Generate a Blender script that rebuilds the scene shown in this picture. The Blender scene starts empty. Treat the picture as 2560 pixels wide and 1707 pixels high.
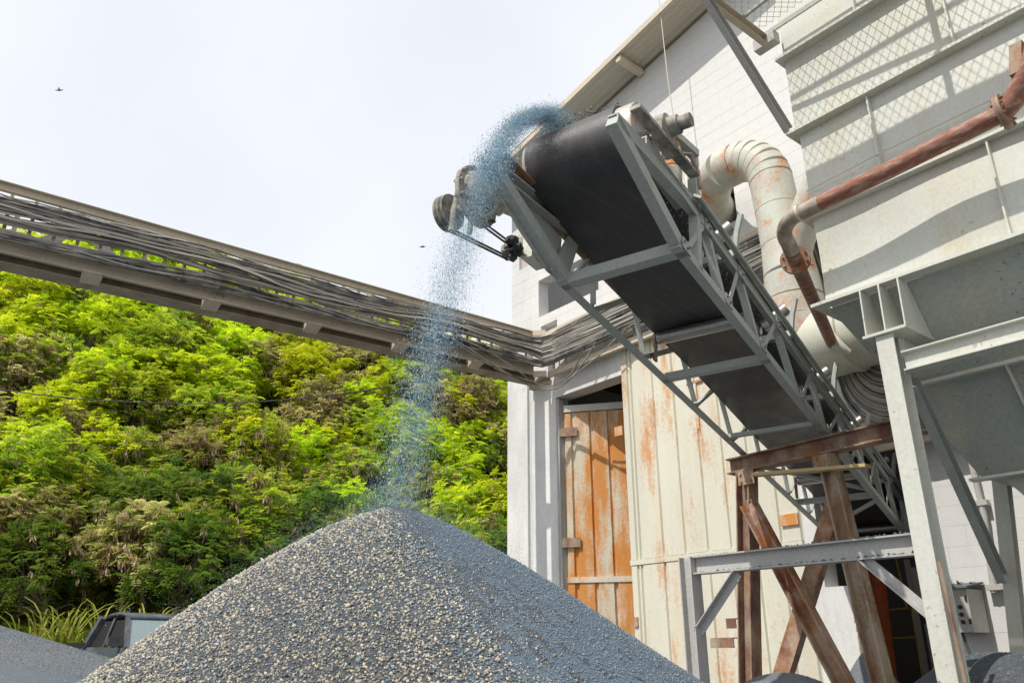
import bpy, math, random
import numpy as np
from mathutils import Vector

random.seed(7)
RNG = np.random.default_rng(7)
R = math.radians
SC = bpy.context.scene
COL = SC.collection

# ------------------------------------------------------------------ camera, sky, sun
cam_d = bpy.data.cameras.new('camera')
cam_d.lens, cam_d.sensor_width = 28.0, 36.0
cam_d.clip_start, cam_d.clip_end = 0.05, 2000
cam = bpy.data.objects.new('camera', cam_d)
COL.objects.link(cam)
cam.location = (0, 0, 1.5)
cam.rotation_euler = (R(90) + math.atan(0.394), 0, R(51.1))
SC.camera = cam

SUN_EL = R(56)
world = bpy.data.worlds.new('World')
SC.world = world
world.use_nodes = True
wn, wl = world.node_tree.nodes, world.node_tree.links
wn.clear()
w_out = wn.new('ShaderNodeOutputWorld')
w_sky = wn.new('ShaderNodeTexSky')
w_sky.sky_type = 'NISHITA'
w_sky.sun_disc = False
w_sky.sun_elevation = SUN_EL
w_sky.sun_rotation = R(180)
w_bg = wn.new('ShaderNodeBackground')
w_bg.inputs['Strength'].default_value = 0.11
wl.new(w_sky.outputs[0], w_bg.inputs['Color'])
w_cl = wn.new('ShaderNodeBackground')            # thin bright cloud veil over the whole sky
w_cl.inputs['Color'].default_value = (0.885, 0.915, 0.965, 1)
w_cl.inputs['Strength'].default_value = 0.93
w_tc = wn.new('ShaderNodeTexCoord')
w_no = wn.new('ShaderNodeTexNoise')
w_no.inputs['Scale'].default_value = 1.6
w_no.inputs['Detail'].default_value = 4
w_rm = wn.new('ShaderNodeValToRGB')
w_rm.color_ramp.elements[0].position = 0.3
w_rm.color_ramp.elements[0].color = (0.82, 0.82, 0.82, 1)
w_rm.color_ramp.elements[1].position = 0.62
w_rm.color_ramp.elements[1].color = (1, 1, 1, 1)
w_mx = wn.new('ShaderNodeMixShader')
wl.new(w_tc.outputs['Generated'], w_no.inputs['Vector'])
wl.new(w_no.outputs['Fac'], w_rm.inputs['Fac'])
wl.new(w_rm.outputs['Color'], w_mx.inputs[0])
wl.new(w_bg.outputs[0], w_mx.inputs[1])
wl.new(w_cl.outputs[0], w_mx.inputs[2])
wl.new(w_mx.outputs[0], w_out.inputs['Surface'])

sun_d = bpy.data.lights.new('sun', 'SUN')
sun_d.energy = 3.5
sun_d.angle = R(0.55)
sun_d.color = (1.0, 0.955, 0.88)
sun = bpy.data.objects.new('sun', sun_d)
COL.objects.link(sun)
sun.location = (0, -20, 30)
sun.rotation_euler = Vector((0.0, math.cos(SUN_EL), -math.sin(SUN_EL))).to_track_quat('-Z', 'Y').to_euler()

vs = SC.view_settings
vs.view_transform = 'Standard'
vs.look = 'None'
vs.exposure = 0.26
vs.gamma = 1.0
vs.use_curve_mapping = False
SC.cycles.use_denoising = True
SC.cycles.max_bounces = 8
SC.cycles.transparent_max_bounces = 8

# ------------------------------------------------------------------ mesh helpers
def V(*a):
    return np.array(a, float)

def nrm(v):
    v = np.asarray(v, float)
    return v / np.linalg.norm(v)

class MB:
    def __init__(s):
        s.v, s.f = [], []
    def add(s, vs_, fs):
        o = len(s.v)
        s.v.extend([tuple(map(float, p)) for p in vs_])
        s.f.extend([tuple(i + o for i in f) for f in fs])
        return s
    def box(s, a, b):
        (x0, y0, z0), (x1, y1, z1) = a, b
        return s.add([(x0, y0, z0), (x1, y0, z0), (x1, y1, z0), (x0, y1, z0), (x0, y0, z1), (x1, y0, z1), (x1, y1, z1), (x0, y1, z1)],
                     [(0, 3, 2, 1), (4, 5, 6, 7), (0, 1, 5, 4), (1, 2, 6, 5), (2, 3, 7, 6), (3, 0, 4, 7)])
    def obox(s, c, ux, uy, uz):            # oriented box, half-axis vectors
        c, ux, uy, uz = map(np.asarray, (c, ux, uy, uz))
        vs_ = [c + sx * ux + sy * uy + sz * uz for sz in (-1, 1) for sx, sy in ((-1, -1), (1, -1), (1, 1), (-1, 1))]
        return s.add(vs_, [(0, 3, 2, 1), (4, 5, 6, 7), (0, 1, 5, 4), (1, 2, 6, 5), (2, 3, 7, 6), (3, 0, 4, 7)])
    def cbox(s, a, b, c=0.004):            # box whose front (-Y) edges are chamfered
        (x0, y0, z0), (x1, y1, z1) = a, b
        vs_ = [(x0 + c, y0, z0 + c), (x1 - c, y0, z0 + c), (x1 - c, y0, z1 - c), (x0 + c, y0, z1 - c),
               (x0, y0 + c, z0), (x1, y0 + c, z0), (x1, y0 + c, z1), (x0, y0 + c, z1),
               (x0, y1, z0), (x1, y1, z0), (x1, y1, z1), (x0, y1, z1)]
        return s.add(vs_, [(0, 1, 2, 3), (0, 4, 5, 1), (1, 5, 6, 2), (2, 6, 7, 3), (3, 7, 4, 0),
                           (4, 8, 9, 5), (5, 9, 10, 6), (6, 10, 11, 7), (7, 11, 8, 4)])
    def beam(s, p0, p1, prof, u, v):       # extrude polygon profile (u,v coords) from p0 to p1
        p0, p1 = np.asarray(p0, float), np.asarray(p1, float)
        d = nrm(p1 - p0)
        u = np.asarray(u, float); v = np.asarray(v, float)
        u = nrm(u - d * (u @ d)); v = nrm(v - d * (v @ d) - u * (u @ v))
        n = len(prof)
        a = [p0 + u * q[0] + v * q[1] for q in prof]
        b = [p1 + u * q[0] + v * q[1] for q in prof]
        fs = [(i, (i + 1) % n, n + (i + 1) % n, n + i) for i in range(n)]
        fs += [tuple(range(n))[::-1], tuple(range(n, 2 * n))]
        return s.add(a + b, fs)
    def bar(s, p0, p1, w, h, u, v):
        return s.beam(p0, p1, [(-w / 2, -h / 2), (w / 2, -h / 2), (w / 2, h / 2), (-w / 2, h / 2)], u, v)
    def tube(s, pts, r, n=12, caps=True, axis=None):
        pts = [np.asarray(p, float) for p in pts]
        rs = r if hasattr(r, '__len__') else [r] * len(pts)
        m = len(pts)
        tang = []
        for i in range(m):
            tang.append(nrm(axis) if axis is not None else nrm(pts[min(i + 1, m - 1)] - pts[max(i - 1, 0)]))
        ref = V(0, 0, 1) if abs(tang[0][2]) < 0.9 else V(1, 0, 0)
        u = nrm(np.cross(tang[0], ref))
        vs_, fs = [], []
        for i in range(m):
            u = nrm(u - tang[i] * (u @ tang[i]))
            w = np.cross(tang[i], u)
            for k in range(n):
                a = 2 * math.pi * k / n
                vs_.append(pts[i] + rs[i] * (math.cos(a) * u + math.sin(a) * w))
        for i in range(m - 1):
            for k in range(n):
                k2 = (k + 1) % n
                fs.append((i * n + k, i * n + k2, (i + 1) * n + k2, (i + 1) * n + k))
        if caps:
            fs.append(tuple(range(n))[::-1]); fs.append(tuple(range((m - 1) * n, m * n)))
        return s.add(vs_, fs)
    def lathe(s, c, ax, prof, n=24):       # prof: list of (distance along axis, radius)
        c, ax = np.asarray(c, float), nrm(ax)
        return s.tube([c + ax * q[0] for q in prof], [max(q[1], 1e-4) for q in prof], n, True, ax)
    def prism(s, poly, ext):               # polygon of 3D points extruded by vector
        n = len(poly); ext = np.asarray(ext, float)
        a = [np.asarray(p, float) for p in poly]
        fs = [(i, (i + 1) % n, n + (i + 1) % n, n + i) for i in range(n)]
        fs += [tuple(range(n))[::-1], tuple(range(n, 2 * n))]
        return s.add(a + [p + ext for p in a], fs)

def Lp(w, t=0.008):
    return [(0, 0), (w, 0), (w, t), (t, t), (t, w), (0, w)]
def Ip(w, h, t=0.012, tw=0.008):
    a, b, c = w / 2, h / 2, tw / 2
    return [(-a, -b), (a, -b), (a, -b + t), (c, -b + t), (c, b - t), (a, b - t), (a, b), (-a, b), (-a, b - t), (-c, b - t), (-c, -b + t), (-a, -b + t)]
def Cp(w, h, t=0.01):                      # channel, open toward +u
    b = h / 2
    return [(0, -b), (w, -b), (w, -b + t), (t, -b + t), (t, b - t), (w, b - t), (w, b), (0, b)]

def arc(c, p0dir, p1dir, r, n=8):          # quarter-like arc points around c
    a, b = nrm(p0dir), nrm(p1dir)
    return [np.asarray(c) + r * (math.cos(t) * a + math.sin(t) * b) for t in np.linspace(0, math.pi / 2, n)]

def tag(o, label=None, cat=None, group=None, kind=None):
    if label: o['label'] = label
    if cat: o['category'] = cat
    if group: o['group'] = group
    if kind: o['kind'] = kind
    return o

def thing(name, label, cat, loc=(0, 0, 0), group=None):
    o = bpy.data.objects.new(name, None)
    o.empty_display_size = 0.1
    o.location = loc
    COL.objects.link(o)
    return tag(o, label, cat, group)

def root_loc(p):
    x = V(0, 0, 0)
    while p is not None:
        x = x + V(*p.location); p = p.parent
    return x

def link_mesh(name, me, parent=None, loc=None):
    o = bpy.data.objects.new(name, me)
    COL.objects.link(o)
    if loc is not None: o.location = loc
    if parent is not None: o.parent = parent
    return o

def obj(name, mb, m, parent=None, smooth=False, origin=None, label=None):
    """one mesh object; vertices are given in world coordinates"""
    vs_ = np.array(mb.v, float)
    base = root_loc(parent)
    o_ = V(*origin) if origin is not None else (base if parent is not None else V(0, 0, 0))
    vs_ = vs_ - o_
    me = bpy.data.meshes.new(name)
    me.from_pydata(vs_.tolist(), [], mb.f)
    import bmesh
    bm = bmesh.new(); bm.from_mesh(me)
    bmesh.ops.recalc_face_normals(bm, faces=bm.faces)
    bm.to_mesh(me); bm.free()
    if smooth:
        me.polygons.foreach_set('use_smooth', [True] * len(me.polygons))
        try:
            me.set_sharp_from_angle(angle=R(40))
        except Exception:
            pass
    me.materials.append(m)
    o = link_mesh(name, me, parent, tuple(o_ - base))
    if label: o['label'] = label
    return o

def mesh_np(name, verts, quads=None, tris=None, colors=None):
    me = bpy.data.meshes.new(name)
    verts = np.asarray(verts, np.float32)
    loops, starts, tot = [], [], 0
    me.vertices.add(len(verts))
    me.vertices.foreach_set('co', verts.ravel())
    nq = 0 if quads is None else len(quads)
    nt = 0 if tris is None else len(tris)
    li = np.concatenate([np.asarray(a, np.int32).ravel() for a in (quads, tris) if a is not None and len(a)])
    st = np.concatenate([np.arange(nq) * 4, nq * 4 + np.arange(nt) * 3]).astype(np.int32)
    me.loops.add(len(li))
    me.loops.foreach_set('vertex_index', li)
    me.polygons.add(nq + nt)
    me.polygons.foreach_set('loop_start', st)
    try:
        me.polygons.foreach_set('loop_total', np.concatenate([np.full(nq, 4), np.full(nt, 3)]).astype(np.int32))
    except Exception:
        pass
    me.update(calc_edges=True)
    if colors is not None:
        at = me.color_attributes.new('tint', 'FLOAT_COLOR', 'POINT')
        c4 = np.ones((len(verts), 4), np.float32); c4[:, :3] = colors
        at.data.foreach_set('color', c4.ravel())
    me.validate()
    return me

# ------------------------------------------------------------------ materials
class NT:
    def __init__(s, name):
        s.m = bpy.data.materials.new(name); s.m.use_nodes = True
        s.n, s.l = s.m.node_tree.nodes, s.m.node_tree.links
        s.b = s.n['Principled BSDF']
        s.tc = s.n.new('ShaderNodeTexCoord')
    def noise(s, scale, detail=5, rough=0.6, stretch=None, src='Object', seed=0.0):
        t = s.n.new('ShaderNodeTexNoise')
        t.inputs['Scale'].default_value = scale
        t.inputs['Detail'].default_value = detail
        t.inputs['Roughness'].default_value = rough
        mp = s.n.new('ShaderNodeMapping')
        mp.inputs['Location'].default_value = (seed, seed * 1.7, seed * 0.6)
        if stretch: mp.inputs['Scale'].default_value = stretch
        s.l.new(s.tc.outputs[src], mp.inputs['Vector'])
        s.l.new(mp.outputs[0], t.inputs['Vector'])
        return t.outputs['Fac']
    def ramp(s, fac, stops):
        r = s.n.new('ShaderNodeValToRGB')
        e = r.color_ramp.elements
        while len(e) < len(stops): e.new(0.5)
        for k, (p, c) in enumerate(stops):
            e[k].position = p
            e[k].color = (*c, 1) if hasattr(c, '__len__') else (c, c, c, 1)
        s.l.new(fac, r.inputs['Fac'])
        return r.outputs['Color']
    def mix(s, fac, a, b, mode='MIX'):
        x = s.n.new('ShaderNodeMix'); x.data_type = 'RGBA'; x.blend_type = mode
        for k, val in ((0, fac), (6, a), (7, b)):
            if hasattr(val, 'links'): s.l.new(val, x.inputs[k])
            elif hasattr(val, '__len__'): x.inputs[k].default_value = (*val, 1)
            else: x.inputs[k].default_value = val
        return x.outputs[2]
    def out(s, col, rough=0.7, metal=0.0, bump=None, bstr=0.3, bdist=0.01, spec=0.4):
        if hasattr(col, 'links'): s.l.new(col, s.b.inputs['Base Color'])
        else: s.b.inputs['Base Color'].default_value = (*col, 1)
        if hasattr(rough, 'links'): s.l.new(rough, s.b.inputs['Roughness'])
        else: s.b.inputs['Roughness'].default_value = rough
        s.b.inputs['Metallic'].default_value = metal
        s.b.inputs['Specular IOR Level'].default_value = spec
        if bump is not None:
            b = s.n.new('ShaderNodeBump')
            b.inputs['Strength'].default_value = bstr
            b.inputs['Distance'].default_value = bdist
            s.l.new(bump, b.inputs['Height'])
            s.l.new(b.outputs[0], s.b.inputs['Normal'])
        return s.m

def m_paint(name, base, rust=(0.30, 0.12, 0.04), amt=0.3, scale=3.0, stretch=None, dust=(0.52, 0.47, 0.38), dust_amt=0.35,
            rough=0.6, metal=0.0, fine=40, var=0.16, seed=0.0, spots=0.0):
    t = NT(name)
    big = t.noise(scale * 0.35, 4, 0.6, stretch, seed=seed)
    c = t.mix(t.ramp(big, [(0.3, 0.0), (0.75, 1.0)]), base, tuple(min(1, x * (1 - var)) for x in base))
    d = t.noise(scale * 1.3, 6, 0.65, stretch, seed=seed + 3)
    c = t.mix(t.ramp(d, [(0.62 - dust_amt * 0.3, 0.0), (0.82 - dust_amt * 0.3, dust_amt)]), c, dust)
    r1 = t.noise(scale, 8 if scale > 3.45 or amt < 0.45 else 5, 0.72 if amt < 0.45 else 0.6, stretch, seed=seed + 7)
    r2 = t.noise(scale * 6, 6, 0.7, None, seed=seed + 9)
    rr = t.mix(0.28, r1, r2)
    mask = t.ramp(rr, [(0.70 - amt * 0.35, 0.0), (0.78 - amt * 0.28, 1.0)])
    rc = t.mix(r2, tuple(x * 0.65 for x in rust), tuple(min(1, x * 1.25) for x in rust))
    c = t.mix(mask, c, rc)
    if spots:
        sp = t.noise(34, 2, 0.5, None, seed=seed + 21); zone_ = t.noise(1.7, 3, 0.6, None, seed=seed + 23)
        sm_ = t.mix(1.0, t.ramp(sp, [(0.665, 0.0), (0.69, 1.0)]), t.ramp(zone_, [(0.5, 0.0), (0.62, spots)]), 'MULTIPLY')
        c = t.mix(sm_, c, (0.12, 0.055, 0.03))
    f = t.noise(fine, 4, 0.6)
    c = t.mix(0.14, c, t.ramp(f, [(0.3, 0.1), (0.7, 0.9)]), 'OVERLAY')
    return t.out(c, rough, metal, t.mix(0.5, r2, f), 0.18, 0.006)

M = {}
M['hopper_paint'] = m_paint('hopper_paint', (0.64, 0.645, 0.575), (0.34, 0.19, 0.10), 0.10, 1.9, (1, 1, 0.3), (0.58, 0.52, 0.38), 0.55, 0.42, var=0.14, spots=0.55)
M['hopper_lower_stained'] = m_paint('hopper_lower_stained', (0.37, 0.40, 0.36), (0.24, 0.13, 0.07), 0.13, 2.2, (1, 1, 0.6), (0.50, 0.45, 0.31), 0.55, 0.55, var=0.2, seed=71, spots=1.0)  # darker base tone than the upper plates, with stains and rust spots
M['truss_paint'] = m_paint('truss_paint', (0.41, 0.435, 0.40), (0.20, 0.10, 0.05), 0.16, 5, None, (0.46, 0.42, 0.33), 0.35, 0.6, seed=2)
M['grey_steel'] = m_paint('grey_steel', (0.47, 0.46, 0.44), (0.30, 0.18, 0.10), 0.06, 4, None, (0.52, 0.49, 0.43), 0.4, 0.65, seed=5)
M['rusty_beam'] = m_paint('rusty_beam', (0.22, 0.115, 0.085), (0.36, 0.15, 0.06), 0.5, 3.5, (1, 1, 0.5), (0.46, 0.37, 0.27), 0.75, 0.85, var=0.35, seed=4)
M['rusty_orange'] = m_paint('rusty_orange', (0.40, 0.165, 0.055), (0.20, 0.085, 0.055), 0.60, 3.4, None, (0.50, 0.40, 0.32), 0.75, 0.85, var=0.35, seed=8)
M['rusty_tan'] = m_paint('rusty_tan', (0.34, 0.20, 0.12), (0.26, 0.11, 0.06), 0.55, 4.5, (1, 1, 0.35), (0.52, 0.42, 0.30), 0.85, 0.85, var=0.3, seed=81)
M['rusty_pipe'] = m_paint('rusty_pipe', (0.30, 0.115, 0.075), (0.22, 0.13, 0.09), 0.45, 6, (1, 4, 4), (0.52, 0.42, 0.34), 0.55, 0.7, var=0.3, seed=11)
M['dusty_pipe'] = m_paint('dusty_pipe', (0.27, 0.205, 0.165), (0.28, 0.15, 0.09), 0.35, 5, None, (0.55, 0.49, 0.40), 0.6, 0.75, seed=13)
M['duct_paint'] = m_paint('duct_paint', (0.58, 0.59, 0.51), (0.58, 0.25, 0.09), 0.50, 3.2, None, (0.48, 0.39, 0.33), 0.6, 0.6, seed=17, var=0.18)
M['fan_paint'] = m_paint('fan_paint', (0.62, 0.61, 0.51), (0.40, 0.18, 0.07), 0.16, 2.0, None, (0.50, 0.45, 0.33), 0.4, 0.6, seed=19)
M['door_paint'] = m_paint('door_paint', (0.70, 0.675, 0.56), (0.62, 0.30, 0.12), 0.50, 3.6, (1, 1, 0.2), (0.66, 0.50, 0.34), 0.45, 0.6, seed=23)
M['door_rusty'] = m_paint('door_rusty', (0.66, 0.61, 0.48), (0.62, 0.25, 0.055), 0.84, 4.2, (1, 1, 0.25), (0.66, 0.46, 0.28), 0.5, 0.7, seed=27)
M['white_wall'] = m_paint('white_wall', (0.73, 0.72, 0.695), (0.50, 0.48, 0.45), 0.22, 1.1, (1, 1, 0.3), (0.56, 0.565, 0.575), 0.75, 0.85, fine=60, var=0.13, seed=31)
M['concrete'] = m_paint('concrete', (0.77, 0.76, 0.735), (0.50, 0.46, 0.40), 0.22, 1.6, (1, 1, 0.35), (0.55, 0.545, 0.535), 0.7, 0.9, seed=37, fine=30, var=0.12)
M['rough_concrete'] = m_paint('rough_concrete', (0.30, 0.26, 0.21), (0.18, 0.15, 0.12), 0.4, 9, None, (0.4, 0.36, 0.3), 0.4, 0.95, seed=41)
M['soffit_sheet'] = m_paint('soffit_sheet', (0.58, 0.55, 0.475), (0.55, 0.44, 0.27), 0.3, 1.2, (0.4, 1, 1), (0.60, 0.50, 0.36), 0.5, 0.6, seed=43)
M['fascia'] = m_paint('fascia', (0.62, 0.53, 0.41), (0.45, 0.33, 0.2), 0.2, 2, None, (0.66, 0.58, 0.46), 0.5, 0.7, seed=47)
M['bridge_steel'] = m_paint('bridge_steel', (0.52, 0.46, 0.365), (0.30, 0.21, 0.14), 0.3, 2.5, None, (0.56, 0.49, 0.39), 0.7, 0.85, seed=53)
M['bridge_beam'] = m_paint('bridge_beam', (0.31, 0.26, 0.205), (0.22, 0.13, 0.08), 0.4, 3, None, (0.44, 0.38, 0.30), 0.6, 0.9, seed=59)
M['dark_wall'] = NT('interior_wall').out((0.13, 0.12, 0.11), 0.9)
M['roller'] = m_paint('roller_steel', (0.42, 0.40, 0.37), (0.2, 0.14, 0.1), 0.15, 4, (1, 1, 1), (0.30, 0.28, 0.25), 0.4, 0.32, 0.8, seed=61)
M['drum'] = m_paint('drum_steel', (0.42, 0.38, 0.33), (0.26, 0.15, 0.09), 0.4, 5, None, (0.52, 0.47, 0.40), 0.5, 0.5, 0.3, seed=63)
M['gear_paint'] = m_paint('gear_paint', (0.17, 0.16, 0.14), (0.17, 0.12, 0.09), 0.4, 8, None, (0.50, 0.46, 0.39), 0.7, 0.8, seed=67)
M['silver'] = NT('silver_steel').out((0.62, 0.61, 0.60), 0.3, 0.8)
M['orange_paint'] = m_paint('orange_paint', (0.55, 0.23, 0.05), (0.3, 0.12, 0.04), 0.3, 8, None, (0.5, 0.35, 0.2), 0.3, 0.6)
M['orange_post'] = m_paint('orange_plastic', (0.75, 0.16, 0.04), (0.5, 0.12, 0.04), 0.1, 3, None, (0.6, 0.3, 0.2), 0.2, 0.5)
M['yellow_paint'] = m_paint('yellow_paint', (0.72, 0.52, 0.05), (0.35, 0.22, 0.05), 0.15, 6, None, (0.5, 0.42, 0.2), 0.3, 0.6)
M['wood'] = m_paint('timber', (0.56, 0.42, 0.22), (0.42, 0.28, 0.14), 0.4, 4, (0.3, 3, 3), (0.60, 0.48, 0.30), 0.4, 0.8)
M['panel_grey'] = m_paint('panel_grey', (0.50, 0.49, 0.44), (0.35, 0.30, 0.22), 0.2, 6, None, (0.42, 0.38, 0.3), 0.5, 0.7)
M['black_plastic'] = NT('black_plastic').out((0.02, 0.02, 0.022), 0.4)
M['red_plastic'] = NT('red_plastic').out((0.55, 0.05, 0.04), 0.4)
M['green_plastic'] = NT('green_plastic').out((0.03, 0.12, 0.05), 0.4)
M['window_board'] = m_paint('window_board', (0.50, 0.42, 0.40), (0.42, 0.34, 0.30), 0.2, 2, (1, 1, 0.3), (0.6, 0.54, 0.5), 0.4, 0.7)
M['rope'] = NT('rope').out((0.62, 0.57, 0.46), 0.9)
M['blue_rope'] = NT('blue_rope').out((0.05, 0.13, 0.34), 0.7)
M['wire'] = NT('wire').out((0.07, 0.07, 0.065), 0.7)
for nm_, c_ in (('cable_black', (0.045, 0.047, 0.055)), ('cable_grey', (0.17, 0.165, 0.16)), ('cable_dusty', (0.34, 0.315, 0.27)), ('cable_pale', (0.47, 0.44, 0.385))):
    t = NT(nm_)
    n_ = t.noise(3.0, 5, 0.7)
    M[nm_] = t.out(t.mix(t.ramp(n_, [(0.42, 0.0), (0.72, 0.8)]), c_, (0.46, 0.42, 0.355)), 0.75)

def belt_mat():
    t = NT('rubber_belt')
    a = t.noise(4, 6, 0.7); b = t.noise(60, 5, 0.7); st = t.noise(7, 6, 0.7, (3.0, 0.35, 0.35), seed=3)
    c = t.mix(t.ramp(a, [(0.35, 0.0), (0.8, 0.7)]), (0.028, 0.027, 0.029), (0.085, 0.08, 0.076))
    c = t.mix(t.ramp(st, [(0.50, 0.0), (0.72, 0.55)]), c, (0.10, 0.093, 0.088))
    c = t.mix(t.ramp(b, [(0.60, 0.0), (0.72, 0.45)]), c, (0.13, 0.125, 0.12))
    return t.out(c, t.ramp(a, [(0.3, 0.36), (0.7, 0.6)]), 0, t.mix(0.4, b, st), 0.35, 0.005, 0.5)
M['belt'] = belt_mat()

def gravel_base(name, c1, c2, c3):
    t = NT(name)
    n1 = t.noise(120, 4, 0.8); n2 = t.noise(1.3, 5, 0.6); n3 = t.noise(55, 5, 0.8, seed=5)
    c = t.mix(t.ramp(n1, [(0.40, 0.0), (0.62, 1.0)]), c1, c2)
    c = t.mix(t.ramp(n3, [(0.52, 0.0), (0.66, 0.85)]), c, c3)
    c = t.mix(t.ramp(n2, [(0.38, 0.0), (0.7, 0.6)]), c, (0.10, 0.14, 0.18))
    return t.out(c, 0.95, 0, t.mix(0.5, n1, n3), 0.9, 0.012, 0.2)
M['gravel_blue'] = gravel_base('gravel_fines', (0.085, 0.12, 0.155), (0.14, 0.19, 0.24), (0.24, 0.26, 0.265))
M['gravel'] = gravel_base('gravel_bed', (0.045, 0.052, 0.06), (0.10, 0.11, 0.12), (0.28, 0.26, 0.215))
M['sand'] = gravel_base('fine_sand', (0.12, 0.135, 0.15), (0.21, 0.22, 0.23), (0.34, 0.33, 0.30))

def tint_mat(name, rough=0.9):
    t = NT(name)
    a = t.n.new('ShaderNodeAttribute'); a.attribute_name = 'tint'
    return t.out(a.outputs['Color'], rough, spec=0.25)
M['stones'] = tint_mat('stone_chips')
M['dirt'] = m_paint('yard_dirt', (0.11, 0.11, 0.11), (0.07, 0.07, 0.07), 0.4, 0.6, None, (0.3, 0.28, 0.24), 0.5, 0.95)
M['hill_soil'] = m_paint('hill_soil', (0.11, 0.10, 0.05), (0.05, 0.07, 0.02), 0.5, 0.8, None, (0.10, 0.085, 0.05), 0.4, 0.95)
M['bark'] = m_paint('bark', (0.20, 0.16, 0.115), (0.12, 0.09, 0.06), 0.4, 8, None, (0.28, 0.24, 0.19), 0.4, 0.9)

def leaf_mat(name, lo, hi, trans=0.45):
    t = NT(name)
    oi = t.n.new('ShaderNodeObjectInfo')
    a = t.n.new('ShaderNodeAttribute'); a.attribute_name = 'tint'
    c = t.mix(a.outputs['Fac'], lo, hi)
    hs = t.n.new('ShaderNodeHueSaturation')
    mr = t.n.new('ShaderNodeMapRange')
    mr.inputs['To Min'].default_value = 0.485; mr.inputs['To Max'].default_value = 0.515
    t.l.new(oi.outputs['Random'], mr.inputs['Value'])
    t.l.new(mr.outputs[0], hs.inputs['Hue'])
    mv = t.n.new('ShaderNodeMapRange')
    mv.inputs['To Min'].default_value = 0.8; mv.inputs['To Max'].default_value = 1.2
    t.l.new(oi.outputs['Random'], mv.inputs['Value'])
    t.l.new(mv.outputs[0], hs.inputs['Value'])
    t.l.new(c, hs.inputs['Color'])
    c = hs.outputs[0]
    d = t.n.new('ShaderNodeBsdfDiffuse'); tr = t.n.new('ShaderNodeBsdfTranslucent')
    t.l.new(c, d.inputs['Color']); t.l.new(c, tr.inputs['Color'])
    mx = t.n.new('ShaderNodeMixShader'); mx.inputs[0].default_value = trans
    t.l.new(d.outputs[0], mx.inputs[1]); t.l.new(tr.outputs[0], mx.inputs[2])
    t.l.new(mx.outputs[0], t.n['Material Output'].inputs['Surface'])
    return t.m
M['leaf_bright'] = leaf_mat('leaf_bright', (0.36, 0.52, 0.015), (0.76, 0.83, 0.035), 0.64)
M['leaf_mid'] = leaf_mat('leaf_mid', (0.22, 0.36, 0.03), (0.58, 0.66, 0.045), 0.62)
M['leaf_dark'] = leaf_mat('leaf_dark', (0.065, 0.14, 0.03), (0.22, 0.32, 0.04))
M['leaf_dry'] = leaf_mat('leaf_dry', (0.30, 0.33, 0.07), (0.62, 0.55, 0.22), 0.58)
M['pods'] = leaf_mat('seed_pods', (0.24, 0.13, 0.08), (0.62, 0.46, 0.32), 0.2)
M['grass'] = leaf_mat('tall_grass', (0.20, 0.28, 0.03), (0.62, 0.60, 0.14), 0.5)
M['car_paint'] = m_paint('truck_paint', (0.075, 0.085, 0.105), (0.10, 0.10, 0.11), 0.2, 2, None, (0.30, 0.29, 0.28), 0.4, 0.3)
M['rubber'] = NT('tyre_rubber').out((0.02, 0.02, 0.02), 0.8)
t = NT('truck_glass'); M['glass'] = t.out((0.22, 0.28, 0.29), 0.12, 0.0, spec=0.8)
M['dark_trim'] = NT('dark_trim').out((0.015, 0.015, 0.017), 0.5)
M['galv'] = m_paint('galvanised', (0.52, 0.51, 0.48), (0.4, 0.33, 0.25), 0.15, 5, None, (0.5, 0.46, 0.38), 0.4, 0.5)

# ------------------------------------------------------------------ frames of reference
# world: X along the building wall (to the right), Y into the wall, Z up; the camera stands at the origin
W = 8.466                                             # front face of the building
C_TH, C_AL = R(16.84), R(8.16)                        # conveyor heading and slope
CD = V(-math.sin(C_TH) * math.cos(C_AL), math.cos(C_TH) * math.cos(C_AL), -math.sin(C_AL))
CC = V(math.cos(C_TH), math.sin(C_TH), 0)
CU = np.cross(CC, CD)
CO = V(-3.83, 5.0, 3.274)
def G(t, a, b):                                       # conveyor coordinates: down the belt, across, up
    return CO + CD * t + CC * a + CU * b
HW = V(-0.921, 0.389, 0)                              # from the camera towards the hillside
HQ = V(0.389, 0.921, 0)

# ------------------------------------------------------------------ ground and hillside
def grid_mesh(name, xs, ys, fn, m):
    X, Y = np.meshgrid(xs, ys, indexing='ij')
    P = fn(X, Y)
    n0, n1 = X.shape
    idx = np.arange(n0 * n1).reshape(n0, n1)
    q = np.stack([idx[:-1, :-1], idx[1:, :-1], idx[1:, 1:], idx[:-1, 1:]], -1).reshape(-1, 4)
    me = mesh_np(name, P.reshape(-1, 3), q)
    me.polygons.foreach_set('use_smooth', [True] * len(me.polygons))
    me.materials.append(m)
    return link_mesh(name, me)

def wav(x, y, seed, octs=4, f0=1.0):                  # cheap smooth noise from sines
    r = np.random.default_rng(seed)
    z = 0 * x
    a = 1.0
    for k in range(octs):
        for _ in range(3):
            an = r.uniform(0, 2 * math.pi); ph = r.uniform(0, 6.28); ff = f0 * (1.9 ** k) * r.uniform(0.7, 1.3)
            z = z + a * np.sin(ff * (x * math.cos(an) + y * math.sin(an)) + ph) / 3
        a *= 0.5
    return z

def hill_h(s, q):
    z = np.interp(s, [9, 14, 20.4, 21.1, 23.6, 28, 33, 37, 60, 90], [-0.05, 0.5, 0.55, 1.35, 1.6, 6.8, 14.6, 17.4, 19.0, 20.0])
    z = 0.5 + (z - 0.5) * np.where(s > 22, 1 - 0.017 * np.clip(q + 6.5, 0, 40), 1)
    ramp = np.clip((s - 22) / 6, 0, 1)
    return z + ramp * 0.7 * wav(s, q, 3, 3, 0.35) + np.clip((s - 12) / 8, 0, 1) * 0.05 * wav(s, q, 9, 3, 1.2)

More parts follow.
